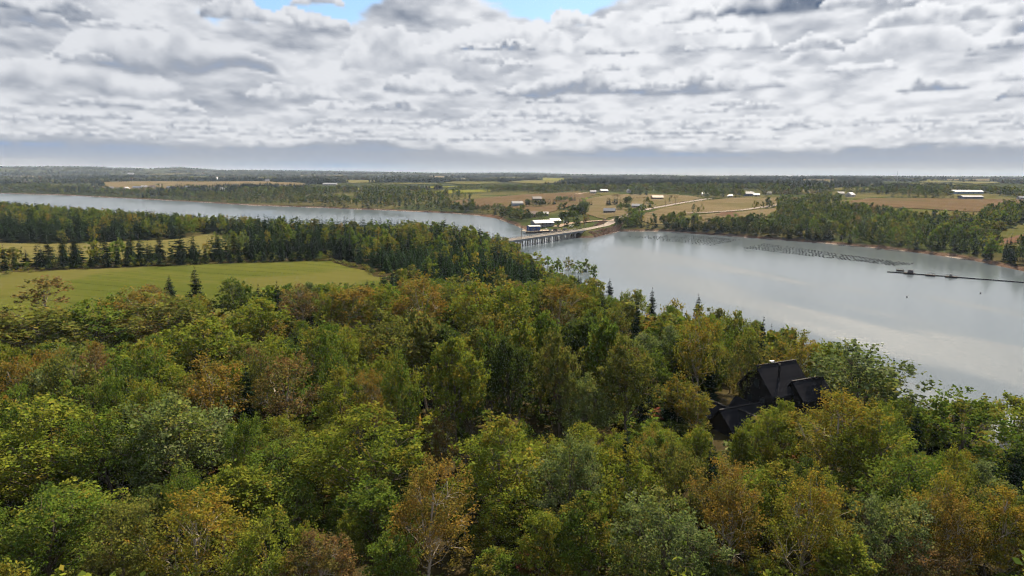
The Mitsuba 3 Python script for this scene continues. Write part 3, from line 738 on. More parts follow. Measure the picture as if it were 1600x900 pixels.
# ------------------------------------------------------------------ houses of the far bank
HOUSES = [  # px, foot, metres long, metres deep, eaves, roof rise, turn in degrees, wall, roof, label
    (808, 322.5, 17, 9, 5.0, 3.0, 12, 'blue_siding', 'grey_roof', 'two storey blue grey house on the brown hill above the left shore'),
    (839, 313.5, 15, 10, 3.4, 3.4, 6, 'dark_siding', 'dark_roof', 'low dark house higher on the brown hill'),
    (836, 339.5, 11, 8, 4.2, 2.8, -8, 'beige_siding', 'brown_roof', 'beige house among trees just behind the wharf sheds'),
    (851, 338, 9, 7, 3.2, 2.2, 10, 'grey_siding', 'grey_roof', 'small grey house beside the beige one'),
    (953, 333, 14, 8, 3.0, 3.0, -14, 'dark_siding', 'slate_roof', 'dark bungalow left of the road with pale car beside it'),
    (996, 325, 13, 8, 3.0, 2.4, -20, 'slate_siding', 'slate_roof', 'slate blue house close to the road higher up'),
    (1028, 311.5, 19, 10, 3.4, 3.6, 4, 'brown_siding', 'brown_roof', 'broad brown house on the open hill'),
    (983, 301.5, 9, 9, 4.5, 4.0, 85, 'white_siding', 'bright_roof', 'white gabled house shining on the hill'),
    (944, 301, 16, 10, 4.0, 3.5, 8, 'dark_siding', 'slate_roof', 'dark farmhouse on the hilltop left of the white gable'),
    (927, 302.5, 12, 9, 4.0, 3.0, 0, 'grey_siding', 'slate_roof', 'grey shed at the gravel yard on the hilltop'),
    (1053, 298.5, 16, 10, 4.5, 4.5, 75, 'pale_siding', 'grey_roof', 'pale gabled house among trees right of the brown one'),
    (1063, 299, 12, 8, 3.2, 2.4, 5, 'white_siding', 'white_roof', 'white low house right next to the pale gabled one'),
    (1156, 304.5, 10, 8, 3.6, 3.0, 80, 'white_siding', 'grey_roof', 'small white house left of the dark barn'),
    (1172, 306.5, 17, 10, 4.4, 3.8, 10, 'navy_siding', 'slate_roof', 'dark blue barn at the crest above the tan field'),
    (1183, 307, 10, 7, 3.0, 2.2, -10, 'white_siding', 'white_roof', 'low white shed right of the dark barn'),
    (1202, 304.5, 9, 7, 3.4, 2.6, 0, 'white_siding', 'grey_roof', 'white cottage among trees right of the barn'),
    (1141, 308.5, 9, 7, 3.0, 2.2, 0, 'white_siding', 'grey_roof', 'white cottage at the top edge of the tan field'),
    (1103, 305.5, 14, 8, 3.0, 2.4, 0, 'pale_siding', 'slate_roof', 'pale long house in the woods above the road'),
    (1315, 305, 11, 8, 3.6, 2.6, 0, 'white_siding', 'grey_roof', 'white house half hidden left of the shining roof'),
    (1331, 307.5, 15, 11, 3.6, 4.2, 40, 'white_siding', 'bright_roof', 'house with shining white roof left of the brown field'),
    (1514, 303.0, 56, 15, 4.2, 2.6, 2, 'blue_siding', 'bright_roof', 'long barn with white roof beyond the brown field'),
    (1521, 311.0, 34, 12, 3.4, 2.2, 3, 'slate_siding', 'slate_roof', 'low slate blue barn in front of the white roofed one'),
    (1600, 312, 12, 8, 3.0, 2.4, 0, 'white_siding', 'grey_roof', 'white shed at the right edge of the brown field'),
    (169, 296, 22, 11, 4, 3.4, 4, 'grey_siding', 'slate_roof', 'grey house leftmost in the far row over the left water'),
    (184, 297.5, 15, 10, 4, 3.4, 0, 'dark_siding', 'dark_roof', 'dark house second in the far row'),
    (196, 297.5, 13, 10, 5, 4.0, 80, 'white_siding', 'slate_roof', 'white gabled house third in the far row'),
    (212, 295, 20, 11, 4, 3.4, 0, 'slate_siding', 'slate_roof', 'slate blue house fourth in the far row'),
    (224, 294, 16, 10, 4, 3.4, 20, 'pale_siding', 'white_roof', 'house with pale roof fifth in the far row'),
    (236, 293.5, 16, 10, 4, 3.4, -15, 'grey_siding', 'brown_roof', 'brown roofed house sixth in the far row'),
    (264, 295, 14, 10, 4, 3.4, 0, 'slate_siding', 'slate_roof', 'blue grey house left of the clump of trees in the tan field'),
    (292, 295, 16, 10, 4, 3.4, 0, 'slate_siding', 'slate_roof', 'blue grey house right of the clump of trees in the tan field'),
    (326, 299, 18, 11, 5, 3.8, 0, 'white_siding', 'dark_roof', 'white house with dark roof left of the shining roof over the left water'),
    (347, 299, 18, 13, 4.5, 5.0, 35, 'navy_siding', 'bright_roof', 'house with shining white roof over the left water'),
    (337, 282, 15, 11, 8, 5, 70, 'white_siding', 'grey_roof', 'tall white farmhouse behind the tan field on the left'),
    (417, 284, 14, 9, 5, 4, 0, 'white_siding', 'white_roof', 'white farmhouse at the right end of the tan field'),
    (445, 292.5, 9, 8, 4, 3, 0, 'white_siding', 'white_roof', 'small white shed by the shore trees'),
    (515, 289.5, 44, 14, 4, 3, 0, 'white_siding', 'white_roof', 'long low white barn deep in the left woods'),
    (203, 273.5, 40, 22, 8, 7, 0, 'white_siding', 'white_roof', 'distant pale barn high on the left hills'),
    (1128, 291, 16, 10, 4, 3, 0, 'white_siding', 'white_roof', 'white roof far off in the woods left of centre right'),
]
HOUSE_POS = [ground(a, b) for a, b, *_ in HOUSES]
for i, ((x, y), (px, foot, L, D, eave, rise, turn, wall, roof, lab)) in enumerate(zip(HOUSE_POS, HOUSES)):
    kind, cat = ('barn', 'barn') if 'barn' in lab else ('shed', 'shed') if 'shed' in lab else ('house', 'house')
    d = math.hypot(x, y)
    gable_house(kind, cat, lab, Place(x, y + D / 2, float(H(x, y)), turn), L * .85, D * .85, eave * .85, rise * .85, wall, roof, 0 if d > 2400 else 5 if L > 30 else 3, chimney=kind == 'house' and i % 2 == 0, door=True)

# ------------------------------------------------------------------ the black house in the near wood
def black_roof(p, n, uv):
    row = noise(p.z * 5.0, 0, 2)
    return mix((.011, .0118, .0155), (.020, .021, .026), .6 * row + .4 * fbm(p.x * 2, p.y * 2, p.z * 2, 2))


def black_wall(p, n, uv):
    return mix((.006, .006, .007), (.012, .011, .011), fbm(p.x * 6, p.y * 6, p.z * .4, 2))


textured('black_shingle', black_roof)
scene['black_boards'] = {'type': 'twosided', 'bsdf': {'type': 'principled', 'base_color': mikit.proc(black_wall), 'roughness': .6, 'specular': .3}}
gloss('black_trim', (.016, .016, .018), .8, 0.0, .15)
HOUSE_AT = ground(1196, 668)
HO, HYAW = np.array([38.64, 104.0]), math.degrees(math.atan2(3.46, 7.25))
HG = float(H(*(HO + [3, 0])))
BH = tag(name('black_house'), 'black gabled house with steep dark roofs among the trees on the right', 'house')
HP = Place(HO[0], HO[1], 0, HYAW)


def gabled(x0, x1, yc, hw, ridge, eave, foot, parent, over=.35, gables=True):
    """One mass of the house, its ridge along x."""
    k = (ridge - eave) / hw
    part(parent, 'wall', prism([(yc - hw, foot), (yc + hw, foot), (yc + hw, eave), (yc, ridge), (yc - hw, eave)], x0, x1), 'black_boards', HP)
    t = .20
    slab = [(yc, ridge + .02), (yc - hw - over, eave - over * k + .02), (yc - hw - over, eave - over * k + .02 + t), (yc, ridge + .02 + t * 1.35), (yc + hw + over, eave - over * k + .02 + t), (yc + hw + over, eave - over * k + .02)]
    r = part(parent, 'roof', prism(slab, x0 - over, x1 + over), 'black_shingle', HP)
    part(r, 'ridge_cap', box([(x0 + x1) / 2, yc, ridge + .02 + t * 1.35 + .03], [x1 - x0 + 2 * over + .06, .34, .09]), 'black_trim', HP)
    return r


def cross(yc0, yc1, x, hw, ridge, eave, foot, parent):
    """A mass whose ridge runs across, from yc0 to yc1, at x."""
    v, f = prism([(x - hw, foot), (x + hw, foot), (x + hw, eave), (x, ridge), (x - hw, eave)], yc0, yc1)
    part(parent, 'wall', (v[:, [1, 0, 2]], f[:, ::-1]), 'black_boards', HP)
    k, over, t = (ridge - eave) / hw, .3, .2
    slab = [(x, ridge + .02), (x - hw - over, eave - over * k + .02), (x - hw - over, eave - over * k + .02 + t), (x, ridge + .02 + t * 1.35), (x + hw + over, eave - over * k + .02 + t), (x + hw + over, eave - over * k + .02)]
    v, f = prism(slab, yc0 - over, yc1 + over)
    r = part(parent, 'roof', (v[:, [1, 0, 2]], f[:, ::-1]), 'black_shingle', HP)
    part(r, 'ridge_cap', box([x, (yc0 + yc1) / 2, ridge + .02 + t * 1.35 + .03], [.34, yc1 - yc0 + 2 * over + .06, .09]), 'black_trim', HP)


def local(px, py, z):
    p = np.array(sea(px, py, z)) - HO
    a = math.radians(HYAW)
    return p[0] * math.cos(a) + p[1] * math.sin(a), -p[0] * math.sin(a) + p[1] * math.cos(a)


gabled(0, 8.0, 0, 3.6, 20.1, 16.4, HG - 2, BH)
wx0, wy0 = local(1240, 598, 18.1)
gabled(max(wx0, .6), wx0 + 6, wy0, 2.1, 18.1, 15.9, HG - 2, BH)
lx0, ly0 = local(1127, 643, 14.6)
lx1, ly1 = local(1212, 627, 14.6)
lyc = (ly0 + ly1) / 2
gabled(lx0, lx1 + 2.5, lyc, 2.5, 14.6, 12.4, HG - 2.5, BH)
cross(lyc - 4.2, lyc, lx0 + (lx1 - lx0) * .28, 1.9, 14.3, 12.4, HG - 2.5, BH)
cross(lyc + .2, lyc + 4.6, lx0 + (lx1 - lx0) * .20, 1.8, 14.3, 12.4, HG - 2.5, BH)
cross(lyc + .2, lyc + 4.2, lx0 + (lx1 - lx0) * .62, 1.8, 14.4, 12.4, HG - 2.5, BH)
for y, z in ((-1.5, 14.9), (1.1, 14.9), (-.1, 17.6)):
    w = part(BH, 'window', box([-.03, y, z], [.06, 1.1, 1.3]), 'dark_glass', HP)
    part(w, 'frame', merge([box([-.05, y, z + s * .7], [.1, 1.34, .1]) for s in (-1, 1)] + [box([-.05, y + s * .62, z], [.1, .1, 1.32]) for s in (-1, 1)]), 'black_trim', HP)
fx, fy = 3.0, -1.7
fz = 20.1 - 1.7 * (3.7 / 3.6)
part(BH, 'flue_pipe', merge([pipe([fx, fy, fz - .6], [fx, fy, 20.6], .17, sides=12), pipe([fx, fy, 20.6], [fx, fy, 20.75], .26, .2, sides=12)]), 'black_trim', HP)
part(BH, 'roof_vent', merge([box([3.3, .25, 20.55], [.62, .4, .26]), box([3.3, .25, 20.71], [.8, .55, .06])]), 'white_paint', HP, label='shining white metal vent hood on the ridge')

# ------------------------------------------------------------------ trees: how one is grown
for key, rough, trans in (('leaf', .5, .7), ('needle', .6, .18)):
    scene[key] = {'type': 'principledthin', 'base_color': {'type': 'mesh_attribute', 'name': 'vertex_color'}, 'roughness': rough, 'spec_trans': 0.0, 'diff_trans': trans, 'eta': 1.4}


def bark_fn(p, n, uv):
    return mix((.075, .062, .050), (.16, .14, .12), fbm(p.x * 3, p.y * 3, p.z * .8, 3))


def birch_fn(p, n, uv):
    return mix((.36, .33, .29), (.10, .09, .08), smoothstep(.60, .70, fbm(p.x * 2, p.y * 2, p.z * 4, 3)))


textured('grey_bark', bark_fn)
textured('white_bark', birch_fn)


def tube(points, radii, sides):
    p = np.asarray(points, float)
    t = np.gradient(p, axis=0)
    t /= np.linalg.norm(t, axis=1, keepdims=True) + 1e-9
    a = np.cross(t, np.where(np.abs(t[:, 2:]) < .9, [0, 0, 1.], [1., 0, 0]))
    a /= np.linalg.norm(a, axis=1, keepdims=True) + 1e-9
    b = np.cross(t, a)
    g = np.arange(sides) * 2 * np.pi / sides
    v = p[:, None] + np.asarray(radii)[:, None, None] * (np.cos(g)[None, :, None] * a[:, None] + np.sin(g)[None, :, None] * b[:, None])
    i, j = np.meshgrid(np.arange(len(p) - 1), np.arange(sides), indexing='ij')
    q = np.stack([i * sides + j, i * sides + (j + 1) % sides, (i + 1) * sides + (j + 1) % sides, (i + 1) * sides + j], -1).reshape(-1, 4)
    return v.reshape(-1, 3), np.vstack([q[:, [0, 1, 2]], q[:, [0, 2, 3]]])


def join(parts):
    at, vs, fs = 0, [], []
    for v, f in parts:
        vs.append(v)
        fs.append(np.asarray(f) + at)
        at += len(v)
    return np.vstack(vs), np.vstack(fs)


def unit(v):
    return v / (np.linalg.norm(v, axis=-1, keepdims=True) + 1e-9)


def leaf_cards(rng, c, along, size, aspect):
    """One four-cornered leaf (or spray) at each centre."""
    n = len(c)
    nor = unit(rng.normal(size=(n, 3)) * .75 + along * .85 + [0, 0, .25])
    t = unit(np.cross(nor, rng.normal(size=(n, 3))) + along * .8)
    s = unit(np.cross(nor, t))
    L = (size * rng.uniform(.6, 1.35, n))[:, None]
    w = L * aspect
    v = np.stack([c - t * L * .5, c + s * w * .5 + t * L * .05, c + t * L * .5, c - s * w * .5 + t * L * .05], 1)
    k = np.arange(n)[:, None] * 4
    return v.reshape(-1, 3), np.vstack([k + [0, 1, 2], k + [0, 2, 3]])


PALETTE = {  # leaf colours and how often a spray has them
    'green': [((.096, .150, .022), 5), ((.126, .172, .028), 3), ((.070, .115, .022), 3), ((.150, .155, .028), 1)],
    'lime': [((.150, .188, .024), 5), ((.176, .196, .028), 3), ((.104, .145, .024), 3), ((.210, .180, .030), .8)],
    'olive': [((.120, .138, .028), 5), ((.150, .160, .036), 3), ((.082, .104, .026), 3), ((.175, .140, .036), 1)],
    'gold': [((.215, .172, .026), 4), ((.176, .172, .026), 5), ((.215, .145, .028), 1.5), ((.120, .136, .026), 2.5)],
    'orange': [((.215, .142, .030), 5), ((.225, .155, .032), 2), ((.185, .146, .030), 4), ((.140, .126, .030), 2)],
    'russet': [((.165, .112, .044), 4), ((.145, .108, .042), 3), ((.130, .122, .040), 3), ((.180, .108, .040), 1)],
    'silver': [((.120, .164, .052), 5), ((.155, .190, .080), 3), ((.088, .122, .038), 4)],
    'dark': [((.052, .080, .020), 5), ((.072, .098, .025), 3), ((.040, .062, .018), 3)],
    'red': [((.19, .062, .043), 4), ((.16, .084, .043), 2), ((.126, .086, .036), 2)],
}


NEXT = {'green': 'gold', 'lime': 'gold', 'olive': 'orange', 'gold': 'lime', 'orange': 'olive', 'russet': 'olive', 'silver': 'lime', 'dark': 'green', 'red': 'olive'}     # what some limbs turn to


def broadleaf(seed, palette, h=12.0, R=3.6, base=.22, lobes=12, clusters=15, leaves=34, leaf=.22, spread=.15, twigs=True, sparse=0.0):
    rng = np.random.default_rng(seed)
    Hc, zc = h * (1 - base) / 2, h * (1 + base) / 2
    lean = rng.normal(size=2) * .03 * h
    axis = lambda z: np.stack([lean[0] * (z / h) ** 1.5, lean[1] * (z / h) ** 1.5, z], -1)      # noqa: E731
    zs = np.array([-.6, h * .12, h * .3, h * .5, h * .7, h * .86])
    wob = np.column_stack([rng.normal(size=(6, 2)) * .012 * h, np.zeros(6)])
    trunk_pts = axis(np.maximum(zs, 0)) + wob
    trunk_pts[0, 2] = -.6
    wood = [tube(trunk_pts, h * np.array([.017, .014, .0115, .009, .006, .003]), 6)]
    # lobes: the masses of foliage at the limbs' ends
    d = unit(rng.normal(size=(lobes, 3)))
    golden = np.arange(lobes) * 2.39996 + rng.uniform(0, 6)
    d[:, 2] = np.linspace(-.66, 1.0, lobes) + rng.normal(size=lobes) * .17
    rr = np.sqrt(np.maximum(1 - np.minimum(np.abs(d[:, 2]), 1) ** 2, .04)) * rng.uniform(.50, 1.28, lobes)
    lc = np.column_stack([np.cos(golden) * rr * R * .66, np.sin(golden) * rr * R * .66, zc + d[:, 2] * Hc * .70])
    lc[:, :2] += axis(lc[:, 2])[:, :2]
    lr = R * rng.uniform(.25, .56, lobes)
    cc, cdir = [], []
    for k in range(lobes):
        start = axis(np.array([max(base * h * .8, h * .12 + (lc[k, 2] - h * .12) * rng.uniform(.30, .55))]))[0]
        midp = (start + lc[k]) / 2 + [0, 0, -.03 * h] + rng.normal(size=3) * .015 * h
        wood.append(tube([start, midp, lc[k]], h * np.array([.0050, .0034, .0014]), 4))
        u = unit(rng.normal(size=(clusters, 3)) + [0, 0, .45] + unit(lc[k] - [0, 0, zc]) * .35)
        p = lc[k] + u * lr[k] * rng.uniform(.70, 1.15, (clusters, 1)) * [1, 1, 1.25]
        cc.append(p)
        cdir.append(unit(u + [0, 0, .7]))
        if twigs:
            for q in p[:: 2]:
                wood.append(tube([lc[k] * .8 + midp * .2, (lc[k] + q) / 2 + rng.normal(size=3) * .1, q], h * np.array([.0022, .0015, .0006]), 3))
    cc, cdir = np.vstack(cc), np.vstack(cdir)
    keep = rng.uniform(size=len(cc)) > sparse
    cc, cdir = cc[keep], cdir[keep]
    n = len(cc)
    cols, wts = np.array([c for c, _ in PALETTE[palette]]), np.array([w for _, w in PALETTE[palette]], float)
    ccol = cols[rng.choice(len(cols), n, p=wts / wts.sum())]
    turned = (rng.uniform(size=lobes) < (.30 if palette in ('gold', 'orange', 'russet') else .13))[np.repeat(np.arange(lobes), clusters)[keep]]
    other = np.array([c for c, _ in PALETTE[NEXT[palette]]])
    ccol[turned] = other[rng.integers(0, len(other), turned.sum())] * .5 + ccol[turned] * .5
    m = np.repeat(np.arange(n), leaves)
    sp = R * spread * rng.uniform(.6, 1.3, n)[m]
    off = rng.normal(size=(len(m), 3)) * .62
    pos = cc[m] + off * sp[:, None] + cdir[m] * (rng.uniform(-.9, 1.3, len(m)) * sp)[:, None]
    v, f = leaf_cards(rng, pos, cdir[m], leaf, .62)
    lcol = ccol[m] * rng.uniform(.78, 1.24, (len(m), 1)) * (1 + rng.normal(size=(len(m), 3)) * .05)
    odd = rng.uniform(size=len(m)) < .10
    lcol[odd] = cols[rng.choice(len(cols), odd.sum())]
    # exactly as high and as wide as asked for
    w, wf = join(wood)
    k = np.array([R / np.percentile(np.hypot(v[:, 0], v[:, 1]), 95)] * 2 + [h / np.percentile(v[:, 2], 99.5)])
    return (w * k, wf), (v * k, f), np.clip(np.repeat(lcol, 4, 0), .004, .6)


def conifer(seed, h=12.0, R=2.3, whorls=22, per=8, segs=4, colour=(.022, .040, .017), ragged=.25, base=.05, power=.85):
    rng = np.random.default_rng(seed)
    wood = tube([[0, 0, -.6], [0, 0, h * .5], [0, 0, h * .985]], h * np.array([.013, .008, .0015]), 5)
    vs, fs, cs, at = [], [], [], 0
    t = (np.arange(whorls) + rng.uniform(-.3, .3, whorls)) / whorls
    for k in range(whorls):
        z = h * (base + (1 - base) * np.clip(t[k], 0, .97))
        L0 = R * max((1 - t[k]) ** power, .08)
        for b in range(per if t[k] < .85 else max(4, per - 3)):
            a = rng.uniform(0, 2 * np.pi)
            L = L0 * rng.uniform(1 - ragged, 1 + ragged * .8)
            out = np.array([math.cos(a), math.sin(a), 0])
            side = np.array([-math.sin(a), math.cos(a), 0])
            rise = rng.uniform(-.10, .22) + (t[k] - .45) * .5
            s = np.linspace(0.05, 1, segs + 1)
            spine = z * np.array([0, 0, 1.0]) + out * (s * L)[:, None] + np.array([0, 0, 1.0]) * (rise * s * L - .30 * L * s ** 2 + .14 * L * s ** 3)[:, None]
            w = L * .40 * (1 - s ** 1.8) * rng.uniform(.75, 1.2) + .04
            droop = np.array([0, 0, -1.0]) * (w * rng.uniform(.55, 1.15))[:, None]
            left, right = spine + side * w[:, None] + droop + out * (w * .5)[:, None], spine - side * w[:, None] + droop + out * (w * .5)[:, None]
            # jagged sprays: one triangle left and right of the spine for each stretch
            for i in range(segs):
                vs += [spine[i], left[i], spine[i + 1], spine[i], spine[i + 1], right[i]]
                fs += [[at, at + 1, at + 2], [at + 3, at + 4, at + 5]]
                at += 6
                c = np.array(colour) * rng.uniform(.7, 1.35) * (1.25 if i == segs - 1 else 1)
                cs += [c] * 6
    return wood, (np.array(vs), np.array(fs)), np.clip(np.array(cs), .004, .5)


# ------------------------------------------------------------------ the nursery: a few of each kind at three levels of detail
def grow(kind, variant, lod):
    seed = (sum(ord(c) * (i + 3) for i, c in enumerate(kind)) * 31 + variant * 7 + 5) % 99991
    if kind.startswith('spruce'):
        col = {'spruce': (.015, .028, .013), 'spruce_young': (.024, .046, .018), 'spruce_black': (.011, .020, .010), 'spruce_larch': (.050, .066, .020)}[kind]
        w, p, s = [(28, 11, 5), (22, 10, 3), (18, 8, 2), (14, 7, 1), (9, 6, 1)][lod]
        return (*conifer(seed, 12.0, 2.5 if kind != 'spruce_black' else 1.9, w, p, s, col, ragged=.42 if kind == 'spruce_black' else .25), 'needle', 'grey_bark')
    lo, cl, le, sz, sp = [(15, 14, 50, .26, .105), (13, 11, 29, .40, .12), (10, 8, 15, .70, .15), (7, 6, 4, 1.55, .20), (6, 4, 3, 2.2, .24)][lod]
    slim = variant % 2
    R = (4.0, 3.0)[slim]
    birch = kind in ('gold', 'orange', 'russet')
    k = dict(base=(.16, .24)[slim], sparse=.05)
    if birch:
        k = dict(base=(.22, .30)[slim], sparse=.12)
        le, sz = int(le * 1.05), sz * .86
    if variant in (4, 5, 7, 9, 11):
        k['base'] = .42
    return (*broadleaf(seed, kind, 12.0, R, lobes=lo + (2 if slim else 0), clusters=cl, leaves=le, leaf=sz, spread=sp, twigs=lod < 2, **k), 'leaf', 'white_bark' if birch else 'grey_bark')


GROUPS, RAW = {}, {}


def stock(kind, variant, lod):
    key = (kind, variant, lod)
    if key not in RAW:
        RAW[key] = grow(*key)
    return RAW[key]


def shapegroup(kind, variant, lod):
    key = f'grown_{kind}_{variant}_{lod}'
    if key not in GROUPS:
        wood, crown, col, leaf_b, bark_b = stock(kind, variant, lod)
        GROUPS[key] = True
        scene[key] = {'type': 'shapegroup', 'trunk': mikit.ply(wood, bark_b, smooth=False), 'crown': mikit.ply(crown, leaf_b, smooth=False, color=col)}
    return key


def lod_of(d):
    return 0 if d < 92 else 1 if d < 190 else 2 if d < 330 else 3 if d < 620 else 4


class Tree:
    def __init__(s, x, y, kind, h, R=None, variant=0, rot=None, mark=None):
        s.x, s.y, s.kind, s.h, s.variant, s.mark = float(x), float(y), kind, float(h), variant, mark
        R0 = (2.5 if kind != 'spruce_black' else 1.9) if kind.startswith('spruce') else (4.0, 3.0)[variant % 2]
        s.sz = s.h / 12.0
        s.sx = s.sz * 1.0 if R is None else R / R0
        s.R = s.sx * R0
        s.rot = RNG.uniform(0, 360) if rot is None else rot
        s.tilt = (RNG.normal() * 2.2, RNG.normal() * 2.2, RNG.uniform(.88, 1.13)) if not kind.startswith('spruce') else (0, 0, RNG.uniform(.95, 1.05))
        s.d = math.hypot(s.x, s.y)
        s.z = float(H(s.x, s.y))
        s.px, s.top = (float(q) for q in pixel(s.x, s.y, s.z + s.h))
        _, s.foot = (float(q) for q in pixel(s.x, s.y, s.z))
        s.wide = 2 * s.R * F / max(s.d, 1)

    def world(s):
        a, b, c = s.tilt
        return T().translate([s.x, s.y, s.z]).rotate([1, 0, 0], a).rotate([0, 1, 0], b).rotate([0, 0, 1], s.rot).scale([s.sx * c, s.sx / c, s.sz])


def stand(px, top, h, wide, kind, variant=None, mark=None):
    """A tree of height h whose top the survey photograph shows at (px, top), wide pixels across."""
    x, y = ground(px, top, h)
    R = wide / 2 * math.hypot(x, y) / F
    return Tree(x, y, kind, h, R, variant if variant is not None else (1 if R < 3.2 else 0) + 2 * int(RNG.integers(0, 2)), mark=mark)

# ------------------------------------------------------------------ trees that stand out, each where the survey shows its top: (px, top, height, width, kind, label)
MARKED = [
    (668, 730, 12.5, 172, 'orange', 'large golden orange birch with a white stem at the bottom centre'),
    (1152, 726, 12.5, 125, 'orange', 'rusty orange tree low on the right, left of its greener neighbour'),
    (1258, 742, 12.5, 150, 'gold', 'golden green tree low right with bare pale limbs showing'),
    (1492, 732, 12.5, 120, 'gold', 'golden tree at the lower right, behind the two yellow ones'),
    (1500, 783, 11, 110, 'orange', 'orange yellow crown in the lower right, second from the right edge'),
    (1582, 765, 11.5, 95, 'gold', 'yellow orange tree at the right edge, low in the photo'),
    (778, 652, 13.5, 165, 'lime', 'big bright green tree right of the golden orange birch'),
    (570, 640, 13.0, 180, 'lime', 'broad bright green tree left of the golden orange birch'),
    (690, 655, 9.5, 60, 'russet', 'small russet crown between two bright green trees'),
    (890, 686, 12, 125, 'silver', 'pale silvery green maple in the lower centre'),
    (985, 700, 12, 120, 'lime', 'lime green tree right of the silvery maple in the lower centre'),
    (1065, 690, 12, 110, 'olive', 'olive green crown below the yellow bush, left of the house'),
    (1040, 778, 11.5, 170, 'silver', 'silvery leaved round tree at the bottom, left of the rusty orange tree'),
    (930, 775, 11, 110, 'green', 'mid green tree at the bottom centre, right of the dark gap'),
    (860, 800, 9, 100, 'lime', 'yellow green young tree at the bottom, right of the orange birch'),
    (915, 583, 12, 92, 'silver', 'grey green maple standing alone in front of the dark trunks'),
    (300, 775, 11.5, 190, 'gold', 'yellow green bushy tree low on the left'),
    (420, 800, 10.5, 130, 'lime', 'lime crown low left beside the yellow bushy tree'),
    (55, 632, 13, 190, 'lime', 'full bright green crown at the left edge'),
    (160, 640, 12.5, 130, 'green', 'dark green crown next to the bright one at the left edge'),
    (270, 612, 13.5, 170, 'silver', 'wide grey green tree on the lower left'),
    (60, 770, 11, 150, 'green', 'deep green tree in the bottom left corner'),
    (180, 790, 11, 130, 'olive', 'olive tree with bare grey twigs at the bottom left'),
    (332, 562, 13, 115, 'orange', 'thin orange birch with pale stems left of centre'),
    (442, 557, 13, 115, 'russet', 'thin brownish birch with forked pale limbs left of centre'),
    (590, 582, 12, 85, 'orange', 'orange tinged crown at the edge of the dark gap'),
    (530, 575, 12.5, 95, 'lime', 'bright green crown left of the orange tinged one by the dark gap'),
    (65, 433, 10.5, 66, 'russet', 'russet round tree standing out against the green field'),
    (60, 475, 12, 150, 'olive', 'dense olive tree at the left below the russet one'),
    (145, 470, 12, 110, 'green', 'green tree with tawny top on the left by the field'),
    (210, 452, 12.5, 105, 'orange', 'tawny orange tree with leaning grey stems on the left'),
    (262, 456, 13, 130, 'olive', 'large olive tree right of the tawny one on the left'),
    (235, 447, 11, 60, 'russet', 'reddish brown tree top at the near edge of the field'),
    (312, 500, 12, 115, 'lime', 'bright lime tree in the left middle of the near wood'),
    (366, 436, 12, 62, 'dark', 'dark leaved tree at the near edge of the green field'),
    (405, 468, 12, 90, 'lime', 'yellow green tree under the right end of the field'),
    (470, 444, 12, 72, 'russet', 'brown orange tree at the field edge left of the middle'),
    (555, 450, 12.5, 110, 'orange', 'orange brown crown below the tip of the green field'),
    (512, 446, 12.5, 60, 'lime', 'fresh green tree between two orange brown crowns'),
    (592, 448, 13, 85, 'lime', 'fresh green tree left of the big amber tree'),
    (612, 486, 13.5, 95, 'olive', 'grey green tree just in front of the big amber tree'),
    (665, 431, 16, 96, 'orange', 'big amber tree in the middle of the wood'),
    (745, 441, 16, 105, 'lime', 'tall bright green poplar right of the amber tree'),
    (800, 446, 15.5, 95, 'lime', 'second tall bright green poplar from the amber tree'),
    (770, 505, 16, 80, 'green', 'tall green poplar in front of the dark trunks'),
    (845, 500, 16, 85, 'green', 'tall green poplar right of centre with a long bare stem'),
    (874, 446, 14, 78, 'orange', 'amber tree near the shore right of the poplars'),
    (921, 520, 13, 80, 'orange', 'orange olive tree in the middle right of the wood'),
    (970, 522, 12, 66, 'russet', 'thin russet tree beside a dark spruce'),
    (1097, 482, 17, 74, 'gold', 'tall golden birch with a straight white trunk'),
    (1170, 520, 14, 66, 'olive', 'olive tree directly behind the black house'),
    (1252, 520, 13, 78, 'gold', 'golden tree behind the right end of the black house'),
    (1296, 535, 12, 70, 'lime', 'green tree by the water, right of the golden one'),
    (1344, 538, 15, 150, 'silver', 'large grey green tree on the shore right of the house'),
    (1060, 585, 9, 62, 'gold', 'yellow bushy tree left of the black house'),
    (1094, 603, 8.5, 55, 'gold', 'lower yellow bush nearest the black house'),
    (1318, 616, 13.5, 150, 'gold', 'great yellow green tree in front of the black house'),
    (1372, 645, 12.5, 120, 'lime', 'green tree right of the great yellow green one'),
    (1510, 610, 13, 120, 'green', 'rich green tree by the water on the right'),
    (1592, 622, 12, 95, 'lime', 'green tree at the right edge by the water'),
    (1158, 668, 8, 40, 'lime', 'small lime tree in front of the low house wing'),
    (1212, 640, 10.5, 92, 'lime', 'yellow green tree between the low house wing and the great tree'),
    (1420, 700, 11.5, 120, 'green', 'green tree between the yellow trees on the lower right'),
    (1390, 775, 10.5, 130, 'silver', 'pale green leafy tree at the lower right'),
    (1330, 850, 8, 110, 'lime', 'low lime bush at the bottom right'),
    (1450, 850, 8, 110, 'russet', 'brownish bush at the bottom right'),
    (610, 840, 8, 90, 'green', 'low dark green tree at the bottom, left of the orange birch'),
    (500, 830, 9, 110, 'russet', 'brownish leafy bush at the bottom left of centre'),
    (770, 860, 6, 90, 'green', 'low dark green bush at the bottom, right of the white stem'),
    (830, 850, 4.5, 60, 'red', 'reddish shrub at the bottom centre'),
]
